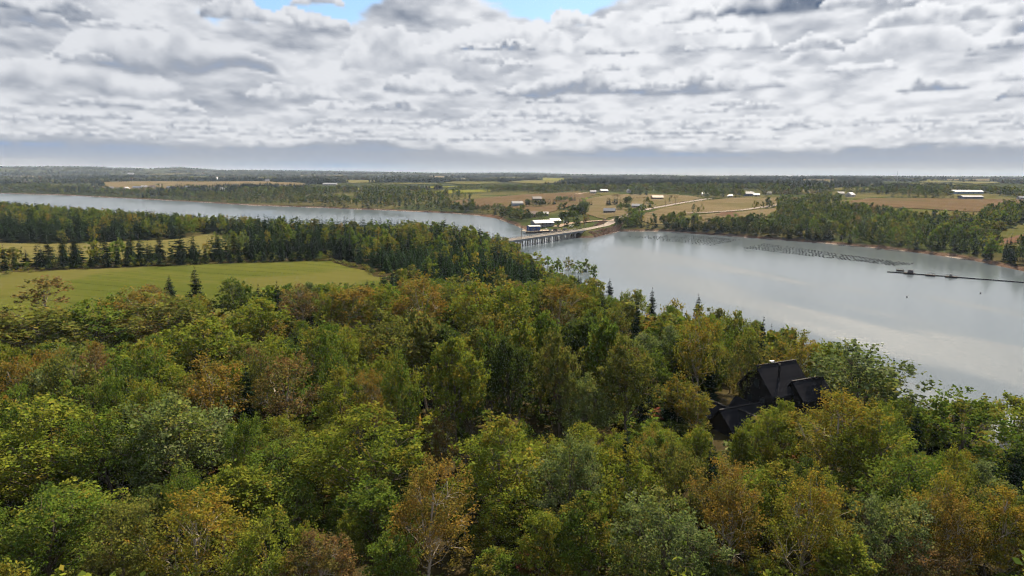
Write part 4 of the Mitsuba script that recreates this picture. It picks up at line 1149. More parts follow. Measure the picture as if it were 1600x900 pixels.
MARKED += [(px, top, 9.5, wide, kind, lab) for px, top, wide, kind, lab in [
    (838, 392, 34, 'lime', 'yellow green tree at the tip of the point just below the bridge'), (856, 400, 26, 'green', 'green tree second from the tip of the point below the bridge'),
    (873, 405, 20, 'green', 'first of the slim trees standing against the water below the bridge'), (889, 402, 20, 'olive', 'second of the slim trees standing against the water below the bridge'),
    (904, 407, 20, 'green', 'third of the slim trees standing against the water below the bridge'), (917, 404, 18, 'silver', 'fourth of the slim trees standing against the water below the bridge'), (928, 413, 16, 'green', 'last and right hand of the slim trees against the water below the bridge')]]
MARKED_SPRUCE = [
    (303, 414, 11, 30, 'spruce_black', 'lone dark spruce standing in front of the green field'),
    (263, 428, 8, 24, 'spruce', 'small dark spruce left of the lone one by the field'),
    (1194, 490, 15, 34, 'spruce', 'tall dark spruce behind the black house'),
    (1020, 447, 13, 24, 'spruce_black', 'dark spruce breaking the skyline of the wood against the water'),
    (953, 434, 10, 20, 'spruce_black', 'small dark spruce top by the water right of the poplars'),
    (997, 462, 12, 22, 'spruce', 'dark spruce just left of the skyline spruce by the water'),
    (1092, 458, 11, 22, 'spruce_black', 'thin spruce top at the water edge above the golden birch'),
    (1397, 556, 13, 30, 'spruce', 'dark spruce on the shore right of the grey green tree'),
    (1435, 628, 10, 32, 'spruce', 'dark spruce in front of the blue water on the right'),
    (1008, 545, 13, 30, 'spruce_black', 'narrow black spruce in the middle of the right wood'),
    (432, 436, 11, 24, 'spruce', 'dark spruce at the near edge of the field, left of centre'),
    (1052, 600, 7, 60, 'spruce', 'broad young spruce in front of the yellow bush'),
    (1590, 690, 9, 40, 'spruce', 'dark spruce at the right edge below the green tree'),
]
# the tall bare-stemmed trees behind the dark gap in the middle of the wood
WALL = ['slim green', 'slim olive', 'slim dark green', 'slim bright green']
ORD = ['first', 'second', 'third', 'fourth', 'fifth', 'sixth', 'seventh', 'eighth', 'ninth', 'tenth', 'eleventh', 'twelfth', 'thirteenth', 'fourteenth', 'fifteenth']
for i, px in enumerate(range(632, 1010, 27)):
    MARKED.append((px + RNG.uniform(-6, 6), 520 + RNG.uniform(-30, 34), RNG.uniform(14.5, 18), RNG.uniform(56, 104), ('green', 'olive', 'dark', 'lime')[i % 4], f'{WALL[i % 4]} tall tree with bare stem, {ORD[i]} from the left behind the dark gap', (4, 5, 7, 9, 11)[int(RNG.integers(0, 5))]))
TREES = [stand(*m[:5], variant=m[6] if len(m) > 6 else None, mark=m[5]) for m in MARKED] + [stand(*m[:5], variant=i % 2, mark=m[5]) for i, m in enumerate(MARKED_SPRUCE)]

# the hedgerow of spruces between the two fields, from left to right: (px, top)
for i, (px, top) in enumerate([(-14, 392), (8, 389), (24, 396), (76, 399), (100, 373), (120, 367), (143, 396), (168, 369), (184, 379), (201, 373), (219, 381), (233, 378), (250, 388), (268, 373), (283, 361), (304, 364), (322, 384), (345, 384), (360, 378), (375, 369), (396, 372), (412, 376), (426, 370), (440, 366), (455, 370), (468, 368), (482, 372), (496, 370)]):
    base_px = 422.5 - 12.5 * px / 400 - .5 if px < 400 else 409.5 - (px - 400) * .03
    x, y = ground(px, base_px)
    d = math.hypot(x, y)
    h = (base_px - top) * d / F * (1.02 if i % 3 else RNG.uniform(.7, .95))
    TREES.append(Tree(x, y, 'spruce', h, max(h * .165, 1.7), i % 2, mark=None))
    for _ in range(1 if i % 3 else 2):
        TREES.append(Tree(x + RNG.uniform(2, 5), y + RNG.uniform(0, 3), ('olive', 'dark', 'green')[i % 3], RNG.uniform(2.2, 4.6), 1.8, 0))

HOUSE_ZONE = Point(HOUSE_AT + [4.5, 3.5]).buffer(13)
GAP = Polygon([tuple(ground(a, b)) for a, b in [(620, 695), (700, 720), (850, 720), (1000, 700), (1110, 690), (1110, 655), (1000, 640), (880, 636), (760, 636), (640, 645)]])


def fits(t, others, tree_pts, spacing):
    """False if t would stand in another's crown, or hide a tree that the survey shows in front."""
    for o in others:
        if (t.x - o.x) ** 2 + (t.y - o.y) ** 2 < (spacing * (t.R + o.R)) ** 2:
            return False
        if o.d > t.d and abs(t.px - o.px) < .42 * (t.wide + o.wide) and t.top < o.top + (.62 if not o.kind.startswith('spruce') else .75) * (o.foot - o.top):
            return False
    return True


class Spot:
    """Stands for the black house among the things that must stay in view."""
    def __init__(s, px, top, foot, wide, d):
        s.x, s.y, s.R, s.kind, s.px, s.top, s.foot, s.wide, s.d = 1e6, 1e6, 1, 'house', px, top, foot, wide, d


SHOW = TREES[:len(MARKED) + len(MARKED_SPRUCE)] + [Spot(1210, 565, 640, 140, 114), Spot(1150, 626, 696, 66, 112), Spot(735, 572, 690, 210, 92), Spot(930, 600, 690, 150, 92)]
NEARWOOD = Polygon([(-95, 34), (-100, 60), (-128, 124), (-122, 130), (-74, 171), (-49, 214), (-38, 236), (-20, 235), (4, 262), (8, 300), (17, 305), (42, 206), (58, 184), (70, 151), (78, 128), (82, 100), (88, 60), (85, 34)]).difference(HOUSE_ZONE)
fill = []
SIL = np.array([(-100, 470), (0, 468), (100, 462), (300, 452), (360, 440), (470, 443), (600, 446), (660, 436), (760, 442), (850, 440), (905, 420), (940, 448), (1040, 462), (1130, 484), (1240, 512), (1300, 534), (1400, 566), (1440, 640), (1500, 612), (1600, 640), (1700, 660)]).T
shapely.prepare(NEARWOOD)
for tries in range(7500):
    d = math.sqrt(RNG.uniform(38 ** 2, 300 ** 2))
    a = math.radians(RNG.uniform(-43, 43))
    x, y = math.sin(a) * d, math.cos(a) * d
    if not shapely.contains_xy(NEARWOOD, x, y) or GREEN.buffer(2).contains(Point(x, y)):
        continue
    g = float(meshkit.fbm(np.array([x / 34, y / 34, 5.0]), 2, 9))
    r = RNG.uniform()
    s = float(shapely.distance(Point(x, y), SHORE))
    if r < .12 + .35 * (s < 25) + .10 * (d > 170):
        kind, h, R = RNG.choice(['spruce', 'spruce_black', 'spruce']), RNG.uniform(8, 13), RNG.uniform(1.5, 2.3)
    else:
        w = np.array([.37, .36, .12, .04, .02, .015, .03, .045]) if g < .5 else np.array([.34, .30, .16, .06, .04, .02, .04, .04])
        kind = RNG.choice(['green', 'lime', 'olive', 'gold', 'orange', 'russet', 'silver', 'dark'], p=w / w.sum())
        h, R = RNG.uniform(8.5, 15) * (.85 if s < 18 else 1), RNG.uniform(2.4, 4.9)
    if GAP.contains(Point(x, y)):
        if r > .5:
            continue
        kind, h, R = 'dark', RNG.uniform(2.5, 4.5), 1.8
    for shrink in (1.0, .78, .55, .38):
        t = Tree(x, y, str(kind), h * shrink, R * (shrink * .6 + .4), int(RNG.integers(0, 4)) if d > 120 else int(RNG.choice([0, 1, 2, 3, 6, 8, 8, 6])))
        if t.top > np.interp(t.px, *SIL) - (8 if t.d < 120 else 3) and fits(t, SHOW, None, .50):
            if all((t.x - o.x) ** 2 + (t.y - o.y) ** 2 > (.47 * (t.R + o.R)) ** 2 for o in fill):
                fill.append(t)
            break
TREES += fill

def hidden_behind(ts):
    """Marks trees wholly behind nearer crowns, on a coarse picture grid filled from near to far."""
    grid, out = np.zeros((70, 120), bool), {}
    for t in sorted(ts, key=lambda q: q.d):
        a, b = int((t.px - t.wide * .4) / 16 + 10), int((t.px + t.wide * .4) / 16 + 10)
        c, e = int(max(t.top, 0) / 16), int(min(t.foot, 1100) / 16)
        a, b, c, e = np.clip(a, 0, 119), np.clip(b, 0, 119), np.clip(c, 0, 69), np.clip(e, 0, 69)
        out[id(t)] = bool(grid[c:e + 1, a:b + 1].all())
        grid[c + (e - c) // 4:e + 1, a:b + 1] |= t.wide > 14
    return out


for px in np.arange(826, 948, 4.5):
    top = np.interp(px, [826, 856, 900, 928, 948], [398, 412, 420, 424, 448]) + RNG.uniform(4, 16)
    t = stand(px, top, RNG.uniform(6.5, 9.5), RNG.uniform(18, 30), str(RNG.choice(['green', 'olive', 'lime', 'dark', 'green'])))
    if not WATER.contains(Point(t.x, t.y)):
        TREES.append(t)

# the young spruce plantation on the point, in rows
PLANT = Polygon([tuple(ground(a, b, 9)) for a, b in [(505, 392), (560, 377), (640, 376), (730, 374), (790, 386), (835, 408), (872, 432), (880, 446), (800, 452), (720, 462), (640, 446), (560, 420)]]).buffer(0).difference(GREEN.buffer(7))
x0, y0, x1, y1 = PLANT.bounds
young = []
for u in np.arange(-300, 300, 4.3):
    for w_ in np.arange(-300, 300, 4.3):
        x, y = (x0 + x1) / 2 + u * .91 - w_ * .42, (y0 + y1) / 2 + u * .42 + w_ * .91
        if shapely.contains_xy(PLANT, x, y):
            if RNG.uniform() < .06:
                TREES.append(Tree(x, y, str(RNG.choice(['lime', 'olive', 'green', 'gold'])), RNG.uniform(6.5, 10), RNG.uniform(1.8, 3), int(RNG.integers(0, 4))))
            elif RNG.uniform() < .94:
                young.append(Tree(x + RNG.normal() * .9, y + RNG.normal() * .9, 'spruce_young' if RNG.uniform() < .8 else 'spruce', RNG.uniform(6, 11.5), RNG.uniform(1.8, 2.7), int(RNG.integers(0, 2))))
PTREE = cKDTree([(t.x, t.y) for t in young])

# the rest of the near bank behind the fields: conifers and broadleaves mixed
CONIFER_WALL = Polygon([(-420, 366), tuple(ground(-60, 379)), tuple(ground(0, 378.5)), tuple(ground(150, 378)), tuple(ground(284, 376)), tuple(ground(290, 346, 14)), tuple(ground(150, 332, 14)), tuple(ground(0, 330, 14)), (-520, 520)]).buffer(0)
placed = [(t.x, t.y) for t in TREES]
near_rest = []
cand = []
for gx in np.arange(-760, 30, 5.6):
    for gy in np.arange(225, 900, 5.6):
        cand.append((gx + RNG.uniform(-2.2, 2.2), gy + RNG.uniform(-2.2, 2.2)))
cand = np.array(cand)
s = shapely.distance(shapely.points(cand), SHORE)
ok = shapely.contains_xy(NEAR_SIDE, cand[:, 0], cand[:, 1]) & ~shapely.contains_xy(WATER, cand[:, 0], cand[:, 1]) & (s > 4) & (np.abs(np.degrees(np.arctan2(cand[:, 0], cand[:, 1]))) < 40)
ok &= ~shapely.contains_xy(shapely.union_all([GREEN.buffer(7), YELLOW.buffer(4), NEARWOOD, HOUSE_ZONE, ABUT.buffer(11)]), cand[:, 0], cand[:, 1])
ok &= cKDTree(placed).query(cand)[0] > 3.4
ok &= PTREE.query(cand)[0] > 3.4
LIGHTBELT = Polygon([tuple(ground(a, b, 9)) for a, b in [(284, 366), (380, 372), (384, 352), (340, 346), (290, 340)]]).buffer(0)
for (x, y), s_ in zip(cand[ok], s[ok]):
    wall = CONIFER_WALL.contains(Point(x, y))
    light = LIGHTBELT.contains(Point(x, y))
    r = RNG.uniform()
    g = float(meshkit.fbm(np.array([x / 50, y / 50, 2.0]), 2, 19))
    edge = min(1.0, .5 + s_ / 60)
    if light:
        t = Tree(x, y, str(RNG.choice(['green', 'olive', 'lime', 'silver'])), RNG.uniform(8, 11), RNG.uniform(2.3, 3.3), int(RNG.integers(0, 4)))
    elif wall or (r < .86 and x < -75 and y < 470) or (r < .6 and x < -60) or r < (.62 if g > .42 else .40):
        t = Tree(x, y, str(RNG.choice(['spruce', 'spruce_black', 'spruce_black'])), RNG.uniform(8, 16) * (1.0 if wall else .85) * edge, RNG.uniform(2.5, 3.7), int(RNG.integers(0, 2)))
    else:
        t = Tree(x, y, str(RNG.choice(['green', 'olive', 'lime', 'dark', 'gold', 'orange'], p=[.30, .24, .24, .08, .09, .05])), RNG.uniform(7, 11.5) * edge, RNG.uniform(2.0, 3.4), int(RNG.integers(0, 4)))
    if t.y < 300 and t.x > -110 and PTREE.query((t.x, t.y))[0] > 40 and t.x < -30:
        continue
    near_rest.append(t)
TREES += near_rest
HID = hidden_behind(TREES + young)

# ------------------------------------------------------------------ which are things of their own
WORD = {'green': 'mid green', 'lime': 'bright green', 'olive': 'olive green', 'gold': 'golden', 'orange': 'orange', 'russet': 'russet brown', 'silver': 'silvery green', 'dark': 'dark green', 'red': 'reddish'}
STUFF = {}


def in_view(t, margin=0):
    return -margin - t.wide / 2 < t.px < 1600 + margin + t.wide / 2 and t.top < 905


def con_near(t):
    return t.kind.startswith('spruce') and t.d < 330


def plant(t, base, cat, label, group=None, lod=None):
    k = name(base)
    scene[k] = {'type': 'instance', 'group': {'type': 'ref', 'id': shapegroup(t.kind, t.variant, (min(lod_of(t.d), 1) if con_near(t) else lod_of(t.d)) if lod is None else lod)}, 'to_world': t.world()}
    tag(k, label, cat, group)
    return k


LANDMARKS = [(668, 800, 'the golden orange birch'), (1152, 780, 'the rusty orange tree'), (1205, 600, 'the black house'), (303, 430, 'the lone dark spruce'), (665, 465, 'the big amber tree'), (1097, 520, 'the white trunked birch'),
             (612, 442, 'the tip of the green field'), (850, 368, 'the bridge'), (782, 366, 'the pair of poles'), (890, 740, 'the big silvery maple'), (0, 900, 'the bottom left corner'), (1600, 900, 'the bottom right corner'),
             (65, 450, 'the russet tree by the field'), (442, 600, 'the thin forked birch'), (332, 600, 'the thin orange birch'), (1078, 615, 'the yellow bush'), (1344, 580, 'the grey green shore tree'), (1510, 650, 'the rich green tree'),
             (772, 480, 'the tall green poplars'), (800, 645, 'the dark gap'), (300, 830, 'the yellow bushy tree'), (1020, 460, 'the skyline spruce'), (0, 600, 'the left edge'), (680, 410, 'the spruce plantation'), (150, 397, 'the second field'),
             (150, 350, 'the conifer wall'), (1262, 660, 'the great yellow green tree'), (1500, 800, 'the orange yellow crown'), (778, 720, 'the big bright green tree'), (915, 615, 'the grey green maple'), (1040, 830, 'the silvery round tree')]
_said = set()


def describe(t, noun, marks):
    """A label that no other tree has: its look, and where it stands from a thing one can find."""
    px, py = t.px, t.top + .35 * (t.foot - t.top)
    size = 'tall' if t.h > 12 else 'small' if t.h < 7.5 else 'medium'
    shape = 'slim' if t.R / t.h < .22 else 'broad' if t.R / t.h > .30 else 'rounded'
    near = sorted(marks, key=lambda m: math.hypot(m[0] - px, m[1] - py))[:5]

    def rel(m, fine):
        dx, dy = px - m[0], py - m[1]
        d = math.hypot(dx, dy)
        a = math.degrees(math.atan2(dy, dx)) % 360
        w = ('right of', 'below and right of', 'below', 'below and left of', 'left of', 'above and left of', 'above', 'above and right of')[int(((a + 22.5) % 360) // 45)]
        return ('just ' if d < 40 else '' if d < 95 or not fine else 'well ') + w

    for m in near:
        for adj in ('', shape + ' ', size + ' ', size + ' ' + shape + ' '):
            lab = f'{adj}{noun} {rel(m, True)} {m[2]}'
            if lab not in _said and 4 <= len(lab.split()) <= 16:
                _said.add(lab)
                return lab
    for m in near[:3]:
        for q in near:
            if q is not m:
                lab = f'{size} {noun} {rel(m, True)} {m[2]}, nearer {q[2]}'
                if lab not in _said and len(lab.split()) <= 16:
                    _said.add(lab)
                    return lab
    return None


def stuff(t, mass):
    STUFF.setdefault((mass, t.kind), []).append(t)


order = sorted(TREES, key=lambda t: -t.h / max(t.d, 1))
count = {'broadleaf_tree': 0, 'autumn_tree': 0, 'spruce_tree': 0}
for t in order:
    con = t.kind.startswith('spruce')
    base = 'spruce_tree' if con else 'autumn_tree' if t.kind in ('gold', 'orange', 'russet', 'red') else 'broadleaf_tree'
    if in_view(t) and (t.mark or (count[base] < 255 and t.d < 430 and not HID[id(t)])):
        count[base] += 1
        lab = t.mark or describe(t, 'dark spruce' if con else f'{WORD[t.kind]} tree', LANDMARKS)
        if lab is None:
            stuff(t, 'near_woodland')
            continue
        plant(t, base, 'tree', lab)
    else:
        stuff(t, 'near_woodland')
young.sort(key=lambda t: t.d)
PLANTMARKS = [(612, 442, 'the tip of the green field'), (665, 440, 'the big amber tree'), (782, 375, 'the pair of poles'), (845, 374, 'the bridge'), (772, 450, 'the tall green poplars'), (735, 362, 'the pole behind the trees'), (874, 450, 'the amber shore tree'), (520, 407, 'the far corner of the green field'), (560, 372, 'the tree belt by the left water'), (840, 420, 'the end of the point')]
for i, t in enumerate(young):
    if i < 290:
        lab = describe(t, 'young plantation spruce', PLANTMARKS)
        plant(t, 'young_spruce', 'tree', lab or 'young green spruce standing in the dense plantation on the point', None if lab else 'young spruces of the plantation', lod=1 if t.d < 250 else 2)
    else:
        stuff(t, 'near_woodland')

# ------------------------------------------------------------------ woods of the far bank
BUILT = []          # ground kept clear round far buildings
for (x, y), h in zip(HOUSE_POS, HOUSES):
    d = math.hypot(x, y)
    BUILT.append(Point(x, y).buffer(max(h[2], h[3]) * .62 + 3))
    BUILT.append(LineString([(x, y), (x - x / d * 42, y - y / d * 42)]).buffer(h[2] * .5))
WHARF_ZONE = Polygon([tuple(ground(*q)) for q in [(812, 362), (900, 357), (935, 349), (925, 341), (880, 345), (822, 345)]]).buffer(4)
CLEAR = shapely.union_all(OPEN + BUILT + [WHARF_ZONE, ROAD_LINE.buffer(8), BANK.buffer(12)])
shapely.prepare(CLEAR)
# grass and scrub land round the far houses where only single trees stand
THIN = shapely.union_all([area((770, 344), (800, 349), (870, 346), (940, 345), (1000, 335), (1080, 318), (1110, 310), (1060, 303), (980, 301), (900, 299), (840, 305), (760, 318), (740, 333)), area((1030, 352), (1180, 355), (1215, 348), (1215, 326), (1090, 335)), area((160, 297), (420, 293), (420, 284), (160, 285)), area((1290, 322), (1330, 334), (1420, 340), (1480, 352), (1530, 345), (1560, 330), (1320, 320)), area((1530, 384), (1600, 396), (1640, 340), (1560, 366))])
shapely.prepare(THIN)


def far_tree(x, y, kind=None, h=None):
    g = float(meshkit.fbm(np.array([x / 130, y / 130, 4.0]), 2, 29))
    r = RNG.uniform()
    if kind is None:
        kind = str(RNG.choice(['spruce', 'spruce_black'])) if r < (.55 if g > .5 else .22) else str(RNG.choice(['green', 'olive', 'dark', 'lime', 'russet', 'silver'], p=[.20, .22, .46, .04, .05, .03]))
    h = h or RNG.uniform(7.5, 13.5)
    return Tree(x, y, kind, h, RNG.uniform(2.4, 4.2) * (h / 11) if not kind.startswith('spruce') else RNG.uniform(1.7, 2.7), int(RNG.integers(0, 2)))


far_trees = []
def scatter(step, d0, d1, thin):
    out = []
    xs = np.arange(-1500, 1300, step)
    ys = np.arange(330, d1, step)
    c = np.stack(np.meshgrid(xs, ys), -1).reshape(-1, 2) + RNG.uniform(-.42, .42, (len(xs) * len(ys), 2)) * step
    d = np.hypot(c[:, 0], c[:, 1])
    a = np.degrees(np.arctan2(c[:, 0], c[:, 1]))
    m = (d > d0) & (d <= d1) & (np.abs(a) < 39.5) & ~shapely.contains_xy(NEAR_SIDE, c[:, 0], c[:, 1])
    c = c[m]
    s = shapely.distance(shapely.points(c), SHORE)
    m = ~shapely.contains_xy(WATER, c[:, 0], c[:, 1]) & (s > 3.5) & ~shapely.contains_xy(CLEAR, c[:, 0], c[:, 1])
    c, s = c[m], s[m]
    t = shapely.contains_xy(THIN, c[:, 0], c[:, 1])
    keep = np.where(t, RNG.uniform(size=len(c)) < thin, 1) > 0
    n = meshkit.fbm(np.column_stack([c / 95.0, np.zeros(len(c))]), 3, 33)
    keep &= (n > (.36 if d1 < 1000 else .44)) | (s < (40 if d1 < 1000 else 75))
    keep |= (s < 22)
    if d0 >= 1500:
        keep &= s < 190
    return c[keep]


for x, y in scatter(6.4, 330, 820, .05):
    far_trees.append(far_tree(x, y))
for x, y in scatter(8.8, 820, 1500, .05):
    far_trees.append(far_tree(x, y, h=RNG.uniform(8, 14)))
for x, y in scatter(9.5, 1500, 2500, .03):
    far_trees.append(far_tree(x, y, h=RNG.uniform(8, 13)))
# single trees and clumps the survey shows round the wharf and the far houses: (px, foot, spread px, count, kind, height)
for (px, py, spread, n, kind, h) in [(652 + 170, 345, 8, 5, 'dark', 8), (845, 342, 8, 6, 'green', 7), (877, 346, 7, 5, 'dark', 9), (893, 343, 10, 7, 'green', 8), (905, 338, 12, 10, 'dark', 11), (912, 334, 6, 4, 'silver', 15), (910, 331, 5, 3, 'spruce', 16), (835, 323, 14, 12, 'dark', 9), (858, 320, 10, 8, 'spruce', 9), (880, 316, 12, 8, 'green', 8), (893, 314, 6, 5, 'spruce', 10), (955, 321, 9, 8, 'spruce', 11), (963, 319, 6, 4, 'spruce', 12), (980, 320, 6, 6, 'dark', 10), (975, 328, 11, 9, 'green', 7), (1010, 319, 4, 3, 'olive', 8), (967, 353.5, 5, 5, 'dark', 8), (985, 353.5, 9, 9, 'green', 8), (994, 336, 4, 2, 'dark', 7), (803, 333, 8, 3, 'olive', 5), (770, 328, 16, 8, 'dark', 5), (740, 331, 20, 12, 'dark', 7), (720, 330, 16, 9, 'dark', 8), (922, 321, 3, 2, 'spruce', 8), (997, 305, 14, 12, 'spruce', 11), (1040, 305, 6, 4, 'olive', 9), (1506, 338.3, 8, 7, 'russet', 3.0), (1045, 318, 2, 1, 'dark', 7), (1053, 311, 8, 5, 'russet', 5), (283, 292, 9, 8, 'spruce', 11), (300, 293, 8, 5, 'dark', 8), (250, 291.5, 5, 3, 'dark', 8), (785, 327, 5, 3, 'olive', 4), (960, 308, 10, 6, 'russet', 4), (1005, 311, 18, 9, 'russet', 3.5), (885, 330, 14, 10, 'russet', 3.5)]:
    for _ in range(int(n * 1.8)):
        x, y = ground(px + RNG.uniform(-spread, spread), py + RNG.uniform(-.8, .5))
        far_trees.append(far_tree(x, y, kind, h * RNG.uniform(.8, 1.15)))
# the row of thin conifers along the foot of the clearing below the side road, and the orchard rows
for px in np.arange(1040, 1218, 3.2):
    x, y = ground(px, 356.5 + (px - 1040) * .012)
    far_trees.append(far_tree(x + RNG.normal() * 1.5, y + RNG.normal() * 3, str(RNG.choice(['spruce', 'dark', 'spruce_black', 'olive'])), RNG.uniform(6, 11) if px > 1080 else RNG.uniform(9, 14)))
for px in np.arange(1036, 1290, 2.2):
    base_y = np.interp(px, [1036, 1100, 1150, 1200, 1290], [360.3, 363.5, 367.5, 371, 377.5])
    x, y = ground(px, base_y - RNG.uniform(0, 2.5))
    far_trees.append(far_tree(x + RNG.normal() * 1.5, y + RNG.normal() * 2, str(RNG.choice(['dark', 'dark', 'spruce_black', 'olive'])), RNG.uniform(5, 9)))
for (a, b) in [((1519, 366), (1560, 345)), ((1560, 345), (1605, 332)), ((1500, 372), (1540, 378)), ((1352, 331.5), (1300, 331))]:
    for q in np.linspace(0, 1, 16):
        x, y = ground(a[0] + (b[0] - a[0]) * q, a[1] + (b[1] - a[1]) * q + 4)
        for _ in range(2):
            far_trees.append(far_tree(x + RNG.normal() * 4, y + RNG.normal() * 4, str(RNG.choice(['green', 'dark', 'olive'])), RNG.uniform(8, 12)))
far_trees = [t for t in far_trees if not WATER.buffer(2).contains(Point(t.x, t.y))]
far_trees.sort(key=lambda t: -t.h / max(t.d, 1))
FARMARKS = [(850, 368, 'the bridge'), (848, 350, 'the wharf sheds'), (930, 358, 'the causeway'), (1450, 428, 'the boom rafts'), (1450, 320, 'the brown field'), (1140, 325, 'the tan crop field'), (1135, 335, 'the bare red patch'),
            (768, 340, 'the red earth point'), (1505, 337, 'the dark bush pile'), (1590, 370, 'the red tilled patch'), (1060, 374, 'the left end of the mussel floats'), (1300, 395, 'the right hand mussel floats'), (1240, 317, 'the side road'), (1575, 345, 'the hedge on the right'), (600, 320, 'the left shore bend'), (1230, 350, 'the clearing on the right')]
for px_, py_, *_, lab_ in HOUSES:
    short = lab_
    for word in (' on ', ' higher', ' among', ' beside', ' left', ' close', ' half', ' beyond', ' in ', ' with', ' leftmost', ' second', ' third', ' fourth', ' fifth', ' sixth', ' shining', ' right', ' at ', ' behind', ' by ', ' deep', ' high', ' far '):
        short = short.split(word)[0]
    FARMARKS.append((px_, py_ - 4, 'the ' + short))
quota = {'far_spruce': 0, 'far_broadleaf': 0}
for t in far_trees:
    base = 'far_spruce' if t.kind.startswith('spruce') else 'far_broadleaf'
    if quota[base] < 150 and in_view(t) and t.d < 900:
        quota[base] += 1
        lab = describe(t, 'far dark conifer' if base == 'far_spruce' else f'far {WORD[t.kind]} tree', FARMARKS)
        if lab is None:
            quota[base] -= 1
            stuff(t, 'far_woodland')
        else:
            plant(t, base, 'tree', lab, lod=max(lod_of(t.d), 2))
    else:
        stuff(t, 'far_woodland')


# undergrowth on the floor of the near wood, and weeds along the field's edge
for _ in range(1900):
    d = math.sqrt(RNG.uniform(38 ** 2, 200 ** 2))
    a = math.radians(RNG.uniform(-42, 42))
    x, y = math.sin(a) * d, math.cos(a) * d
    if shapely.contains_xy(NEARWOOD, x, y):
        STUFF.setdefault(('undergrowth', 'x'), []).append(Tree(x, y, str(RNG.choice(['dark', 'green', 'olive', 'lime', 'red'], p=[.4, .25, .2, .1, .05])), RNG.uniform(1.4, 3.2), RNG.uniform(1.0, 2.0), int(RNG.integers(0, 2))))
edge_line = GREEN.exterior
for q in np.arange(0, edge_line.length, 1.6):
    p = edge_line.interpolate(q)
    if p.y > 130 and p.x > -260 and RNG.uniform() < .8:
        STUFF.setdefault(('undergrowth', 'x'), []).append(Tree(p.x + RNG.normal() * 1.4, p.y + RNG.normal() * 1.4, str(RNG.choice(['olive', 'dark', 'gold', 'silver'])), RNG.uniform(.7, 2.4), RNG.uniform(.7, 1.5), int(RNG.integers(0, 2))))
for t in STUFF.pop(('undergrowth', 'x')):
    STUFF.setdefault(('undergrowth', t.kind), []).append(t)

# ------------------------------------------------------------------ stuff: what nobody could count, one mesh for leaves and one for stems of each mass
def copies(protos, trees, shade=1.0):
    vs, fs, cs, at = [], [], [], 0
    for t in trees:
        v, f, c = protos[t.variant % len(protos)]
        a = math.radians(t.rot)
        q = np.stack([(v[:, 0] * math.cos(a) - v[:, 1] * math.sin(a)) * t.sx + t.x, (v[:, 0] * math.sin(a) + v[:, 1] * math.cos(a)) * t.sx + t.y, v[:, 2] * t.sz + t.z], 1)
        vs.append(q)
        fs.append(f + at)
        cs.append(c * RNG.uniform(.82, 1.2) * shade)
        at += len(v)
    return np.vstack(vs), np.vstack(fs), np.vstack(cs)


for mass, label in (('near_woodland', 'mixed spruce and leafy woodland filling the near bank behind the fields'), ('far_woodland', 'dark mixed woodland covering the far bank between the fields'), ('undergrowth', 'low bushes and saplings on the floor of the near wood')):
    leafy, needles = [], []
    for (m, kind), ts in STUFF.items():
        if m != mass:
            continue
        for lod in range(5):
            some = [t for t in ts if ((2 if t.d < 62 else max(lod_of(t.d), 3)) if mass != 'undergrowth' else 2 if t.d < 58 else 3 if t.d < 110 else 4) == lod and abs(math.degrees(math.atan2(t.x, t.y))) < 43 and t.top < 930]
            if not some:
                continue
            protos = [stock(kind, q, lod) for q in (0, 1)]
            out = copies([(*p[1], p[2]) for p in protos], some, .72 if mass == 'far_woodland' else 1.0)
            (needles if kind.startswith('spruce') else leafy).append(out)
    for part, sets, b in (('leaves', leafy, 'leaf'), ('needles', needles, 'needle')):
        if not sets:
            continue
        at, V, FF, C = 0, [], [], []
        for v, f, c in sets:
            V.append(v); FF.append(f + at); C.append(c); at += len(v)
        scene[f'{mass}__{part}'] = mikit.ply((np.vstack(V), np.vstack(FF)), b, smooth=False, color=np.clip(np.vstack(C), .003, .6))
    tag(mass, label, 'woodland', kind='stuff')
    print(mass, {k[1]: len(v) for k, v in STUFF.items() if k[0] == mass})

# the woods beyond, out to the skyline: ever larger tufts of crown as they lie farther off
n = 60000
a = RNG.uniform(-.69, .69, n)
d = np.exp(RNG.uniform(math.log(1480), math.log(8200), n))
x, y = np.sin(a) * d, np.cos(a) * d
s = meshkit.fbm(np.column_stack([x / 330, y / 330, np.zeros(n)]), 3, 41)
ok = (s > .455) & ~shapely.contains_xy(WATER.buffer(8), x, y) & ~shapely.contains_xy(shapely.union_all(OPEN + BUILT), x, y) & ~shapely.contains_xy(NEAR_SIDE, x, y)
x, y, d = x[ok], y[ok], d[ok]
z = H(x, y)
n = len(x)
w = np.clip(d / 1067 * 3.2, 4, 15) * RNG.uniform(.7, 1.4, n)
hh = RNG.uniform(8, 14, n)
con = meshkit.fbm(np.column_stack([x / 240, y / 240, np.ones(n)]), 3, 43) > .5
ringn = 5
gk = np.arange(ringn) * 2 * np.pi / ringn
ang2 = gk[None] + RNG.uniform(0, 6, n)[:, None]
rl = w[:, None] * RNG.uniform(.35, .62, (n, ringn))
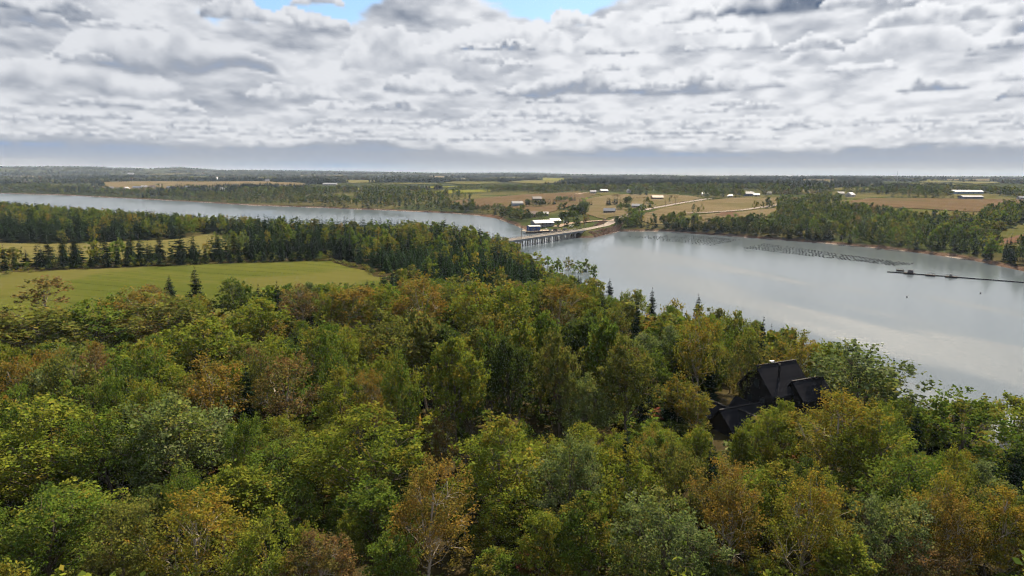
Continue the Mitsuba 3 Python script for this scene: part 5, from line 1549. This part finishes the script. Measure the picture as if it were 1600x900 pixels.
low = np.stack([x[:, None] + np.cos(ang2) * rl * .9, y[:, None] + np.sin(ang2) * rl * .9, z[:, None] + RNG.uniform(-1, 1, (n, ringn))], -1)
midr = np.where(con, .55, 1.05)[:, None] * rl
mid = np.stack([x[:, None] + np.cos(ang2 + .6) * midr, y[:, None] + np.sin(ang2 + .6) * midr, z[:, None] + hh[:, None] * RNG.uniform(.45, .8, (n, ringn))], -1)
top = np.stack([x, y, z + hh * np.where(con, 1.1, .98)], -1)[:, None]
V = np.concatenate([low, mid, top], 1)
k = np.arange(ringn)
k2 = (k + 1) % ringn
FT = np.vstack([np.stack([k, k2, ringn + k], 1), np.stack([k2, ringn + k2, ringn + k], 1), np.stack([ringn + k, ringn + k2, k * 0 + 2 * ringn], 1)])
faces = (FT[None] + (np.arange(n) * (2 * ringn + 1))[:, None, None]).reshape(-1, 3)
cc = np.where(con[:, None], np.array([[.014, .026, .013]]), np.array([[.034, .044, .017]])) * RNG.uniform(.7, 1.35, (n, 1))
brown = RNG.uniform(size=n) < .10
cc[brown & ~con] = np.array([.060, .050, .022])
scene['hill_crown'] = {'type': 'twosided', 'bsdf': {'type': 'diffuse', 'reflectance': {'type': 'mesh_attribute', 'name': 'vertex_color'}}}
scene['distant_woodland'] = mikit.ply((V.reshape(-1, 3), faces), 'hill_crown', smooth=False, color=np.repeat(cc, 2 * ringn + 1, 0))
tag('distant_woodland', 'blue green woods rolling away to the horizon', 'woodland', kind='stuff')
print('tufts', n, 'trees', len(TREES), 'young', len(young), 'far', len(far_trees), count, quota)

# ------------------------------------------------------------------ the air: everything far fades a little to blue
scene['air'] = {'type': 'homogeneous', 'albedo': {'type': 'rgb', 'value': [.93, .95, .97]}, 'sigma_t': {'type': 'rgb', 'value': [3.2e-5, 3.9e-5, 5.4e-5]}}
scene['haze'] = {'type': 'cube', 'bsdf': {'type': 'null'}, 'interior': {'type': 'ref', 'id': 'air'}, 'to_world': T().translate([0, 0, 64]).scale([13500, 13500, 70])}
tag('haze', 'thin bluish haze over the far hills', 'haze', kind='stuff')
scene['camera']['medium'] = {'type': 'ref', 'id': 'air'}
